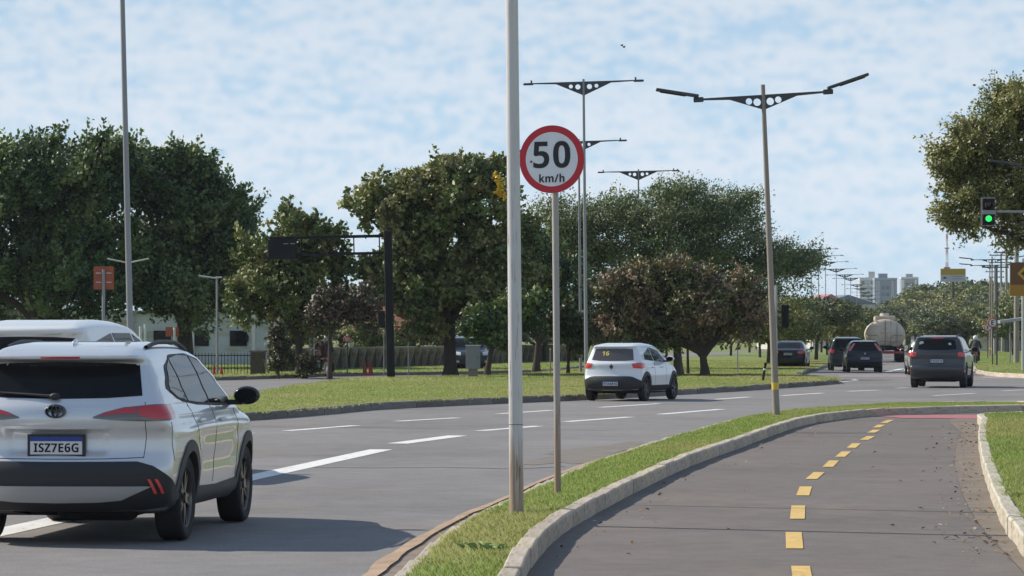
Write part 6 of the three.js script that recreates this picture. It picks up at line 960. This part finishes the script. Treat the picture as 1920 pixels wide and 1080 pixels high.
// tower blocks
{
  const tower = (label, x0, x1, topPy, D, mat, opt) => {
    const s = sOf(D), w = (x1 - x0) / s, H = Y(topPy, D), g = thing('tower_block', label, 'building', [X((x0 + x1) / 2, D), -0.06, -D], opt.turn || 0, 'tower blocks'); mesh('wall', boxG(w, H, w * 0.8, 0, H / 2, -w * 0.4), mat, g);
    const roof = mesh('roof', boxG(w * 1.02, 0.8, w * 0.82, 0, H + 0.4, -w * 0.4), opt.trim, g); mesh('lift_house', boxG(w * 0.4, opt.cap || 4, w * 0.3, opt.capX || 0, H + (opt.cap || 4) / 2 + 0.8, -w * 0.4), mat, g);
    const floors = Math.floor(H / 3.1), lo = Math.floor(floors * 0.35), wg = boxG(1.5, 1.5, 0.1), bg = boxG(w * opt.bal, 0.9, 1.2);
    for (let f = lo; f < floors; f++) { const y = f * 3.1 + 1.9; for (const c of opt.cols) mesh('window', wg, M.smokeWin, g).position.set(c * w, y, 0.03); for (const c of opt.bals || []) mesh('balcony', bg, opt.trim, g).position.set(c * w, y - 1.0, 0.6); }
    for (const [c, ww] of opt.strips || []) mesh('pilaster', boxG(ww * w, H * 0.98, 0.4, c * w, H * 0.49, 0.2), opt.trim, g);
  };
  M.smokeWin = std(rgb(0.08, 0.10, 0.13), 0.3);
  const pale = std(rgb(0.5, 0.5, 0.52), 0.85), blue = std(rgb(0.20, 0.24, 0.32), 0.8), white = std(rgb(0.72, 0.71, 0.7), 0.85);
  tower('far white tower block with stacked balconies behind the lamp row', 1612, 1642, 524, 1500, pale, { trim: white, cols: [-0.3, 0.32], bals: [-0.24, 0.26], bal: 0.42, cap: 3, capX: 2 });
  tower('far bluish tower block with pale corner strips, widest of the three', 1640, 1682, 524, 1450, blue, { trim: std(rgb(0.36, 0.38, 0.42), 0.85), cols: [-0.12, 0.08], strips: [[-0.36, 0.18], [0.3, 0.14], [0.46, 0.08]], bal: 0.2, cap: 2, capX: -1 });
  tower('far white tower block standing alone over the wooded rise', 1690, 1722, 522, 1550, std(rgb(0.3, 0.31, 0.34), 0.85), { trim: white, cols: [-0.15, 0.12], bals: [0.0], bal: 0.34, strips: [[-0.4, 0.14], [0.34, 0.1]], cap: 1.5 });
}
{ // red and white lattice mast
  const D = 1200, s = sOf(D), g = thing('lattice_mast', 'thin red and white lattice mast over the yellow board', 'mast', [X(1775.5, D), -0.06, -D]); const H = Y(425, D), red = std(rgb(0.5, 0.14, 0.11), 0.8), wh = std(rgb(0.7, 0.7, 0.72), 0.8), w0 = 1.7, n = 16;
  const wAt = (y) => lerp(w0, 0.3, y / H);
  for (let k = 0; k < n; k++) { const y0 = k * H / n, y1 = (k + 1) * H / n, a = wAt(y0) / 2, b = wAt(y1) / 2, list = []; const c = [[-1, -1], [1, -1], [1, 1], [-1, 1]]; c.forEach(([u, v], i) => { const [p, r] = c[(i + 1) % 4]; list.push(barG(V(u * a, y0, v * a), V(u * b, y1, v * b), 0.11, 4), barG(V(u * a, y0, v * a), V(p * b, y1, r * b), 0.06, 4), barG(V(u * b, y1, v * b), V(p * b, y1, r * b), 0.06, 4)); }); mesh('lattice_section', merge(list), k % 2 ? wh : red, g); }
  mesh('platform', boxG(2.2, 0.5, 2.2, 0, Y(502, D), 0), M.darkSteel, g); mesh('platform', boxG(1.6, 0.35, 1.6, 0, Y(465, D), 0), M.darkSteel, g);
}
// ------------------------------------------------------------------ motorcyclists and birds
function riderBody(seed) { // one skin: a seated rider leaning to the handlebar, facing -z (away from us)
  const caps = [[V(0, 0.86, 0.18), V(0, 1.18, 0.04), 0.165, 0.185], [V(0, 1.18, 0.04), V(0, 1.36, -0.02), 0.19, 0.13], [V(0, 1.36, -0.02), V(0, 1.46, -0.04), 0.07, 0.07]];
  for (const s of [-1, 1]) caps.push([V(s * 0.19, 1.33, 0), V(s * 0.3, 1.08, -0.12), 0.075, 0.058], [V(s * 0.3, 1.08, -0.12), V(s * 0.29, 1.02, -0.42), 0.056, 0.042], [V(s * 0.29, 1.02, -0.42), V(s * 0.30, 1.01, -0.5), 0.045, 0.04], [V(s * 0.1, 0.84, 0.12), V(s * 0.19, 0.74, -0.26), 0.115, 0.085], [V(s * 0.19, 0.74, -0.26), V(s * 0.19, 0.36, -0.06), 0.08, 0.055], [V(s * 0.19, 0.34, -0.08), V(s * 0.19, 0.31, -0.22), 0.055, 0.045]);
  const F = (x, y, z) => { let d = 9; for (const [a, b, ra, rb] of caps) { const ex = b.x - a.x, ey = b.y - a.y, ez = b.z - a.z, t = clamp(((x - a.x) * ex + (y - a.y) * ey + (z - a.z) * ez) / (ex * ex + ey * ey + ez * ez)); const q = Math.hypot(x - a.x - ex * t, y - a.y - ey * t, z - a.z - ez * t) - lerp(ra, rb, t); d = -smax(-d, -q, 0.05); } return d; };
  return netG(F, [-0.5, 0.2, -0.62, 0.5, 1.6, 0.5], 0.03);
}
{
  const bodyGeo = riderBody(1);
  const make = (label1, label2, pos, turn, shirt, helmet) => {
    const m = thing('motorcycle', label1, 'motorcycle', pos, turn, 'motorcycles'); const tw = wheel(0.3, 0.11, null, 6);
    for (const z of [0.55, -0.72]) { const w = new THREE.Group(); w.name = 'wheel'; w.position.set(0, 0.3, z); w.rotation.y = Math.PI / 2; m.add(w); mesh('tyre', tw.tyre, M.tyre, w); mesh('rim', tw.rim, M.silver, w); }
    mesh('seat', rboxG(0.26, 0.1, 0.7, 0.04, 0, 0.72, 0.25), M.black, m); mesh('tank', new THREE.SphereGeometry(0.2, 14, 10).scale(0.8, 0.7, 1.3).translate(0, 0.78, -0.28), M.redLamp, m); mesh('engine', rboxG(0.26, 0.34, 0.5, 0.06, 0, 0.42, -0.1), M.darkSteel, m);
    mesh('fork', merge([barG(V(-0.09, 0.3, -0.72), V(-0.09, 0.98, -0.5), 0.025), barG(V(0.09, 0.3, -0.72), V(0.09, 0.98, -0.5), 0.025)]), M.steel, m); mesh('handlebar', barG(V(-0.36, 1.02, -0.46), V(0.36, 1.02, -0.46), 0.018), M.darkSteel, m); mesh('swing_arm', merge([barG(V(-0.1, 0.3, 0.55), V(-0.1, 0.36, 0), 0.025), barG(V(0.1, 0.3, 0.55), V(0.1, 0.36, 0), 0.025), barG(V(0, 0.5, -0.2), V(0, 0.72, 0.5), 0.03)]), M.darkSteel, m); mesh('tail_light', rboxG(0.14, 0.07, 0.05, 0.015, 0, 0.72, 0.62), M.redLamp2, m);
    const p = thing('person', label2, 'person', pos, turn, 'riders'); mesh('figure', bodyGeo, shirt, p); mesh('helmet', new THREE.SphereGeometry(0.15, 18, 14).scale(0.92, 1.02, 1.1).translate(0, 1.56, -0.05), helmet, p); mesh('visor', new THREE.SphereGeometry(0.152, 14, 8, 3.6, 2.2, 1.2, 0.6).scale(0.92, 1.02, 1.1).translate(0, 1.56, -0.055), M.glass, p);
  };
  const wh = std(rgb(0.7, 0.68, 0.66), 0.3), dk = std(rgb(0.04, 0.04, 0.05), 0.9), rd = std(rgb(0.07, 0.03, 0.03), 0.9);
  make('motorcycle ridden away right of the grey boxy car', 'person in dark clothes and white helmet riding right of the grey boxy car', [X(1829, 178), 0.004, -178], -0.08, dk, wh);
  make('motorcycle standing left of the thin reddish tree', 'person in dark red clothes and white helmet left of the thin reddish tree', [X(602, 132), 0.004, -132], 0.5, rd, wh);
  make('motorcycle standing close behind the thin reddish tree', 'person in dark clothes and white helmet close to the thin reddish tree', [X(612, 133.5), 0.004, -133.5], 0.4, dk, wh);
}
{
  const bird = (label, px, py) => { const D = 160, g = thing('bird', label, 'bird', [X(px, D), Y(py, D), -D], 0.4, 'birds in flight'); const m = std(rgb(0.03, 0.03, 0.035), 0.9); mesh('torso', new THREE.SphereGeometry(0.035, 10, 8).scale(1.9, 0.9, 0.9), m, g); for (const s of [-1, 1]) { const b = new THREE.BufferGeometry(); b.setAttribute('position', new THREE.Float32BufferAttribute([0.05, 0.01, 0, -0.05, 0.01, 0, -0.03, 0.06, s * 0.14, 0.05, 0.01, 0, -0.03, 0.06, s * 0.14, 0.03, 0.065, s * 0.12], 3)); b.computeVertexNormals(); mesh('wing', b, m, g); } };
  bird('tiny dark bird in the sky, upper of the two', 1166, 85.5); bird('tiny dark bird in the sky, lower of the two', 1170, 88.5);
}
scene.fog = new THREE.FogExp2(rgb(0.80, 0.88, 0.96), 0.00011);
shadowed(scene);
renderer.render(scene, camera);
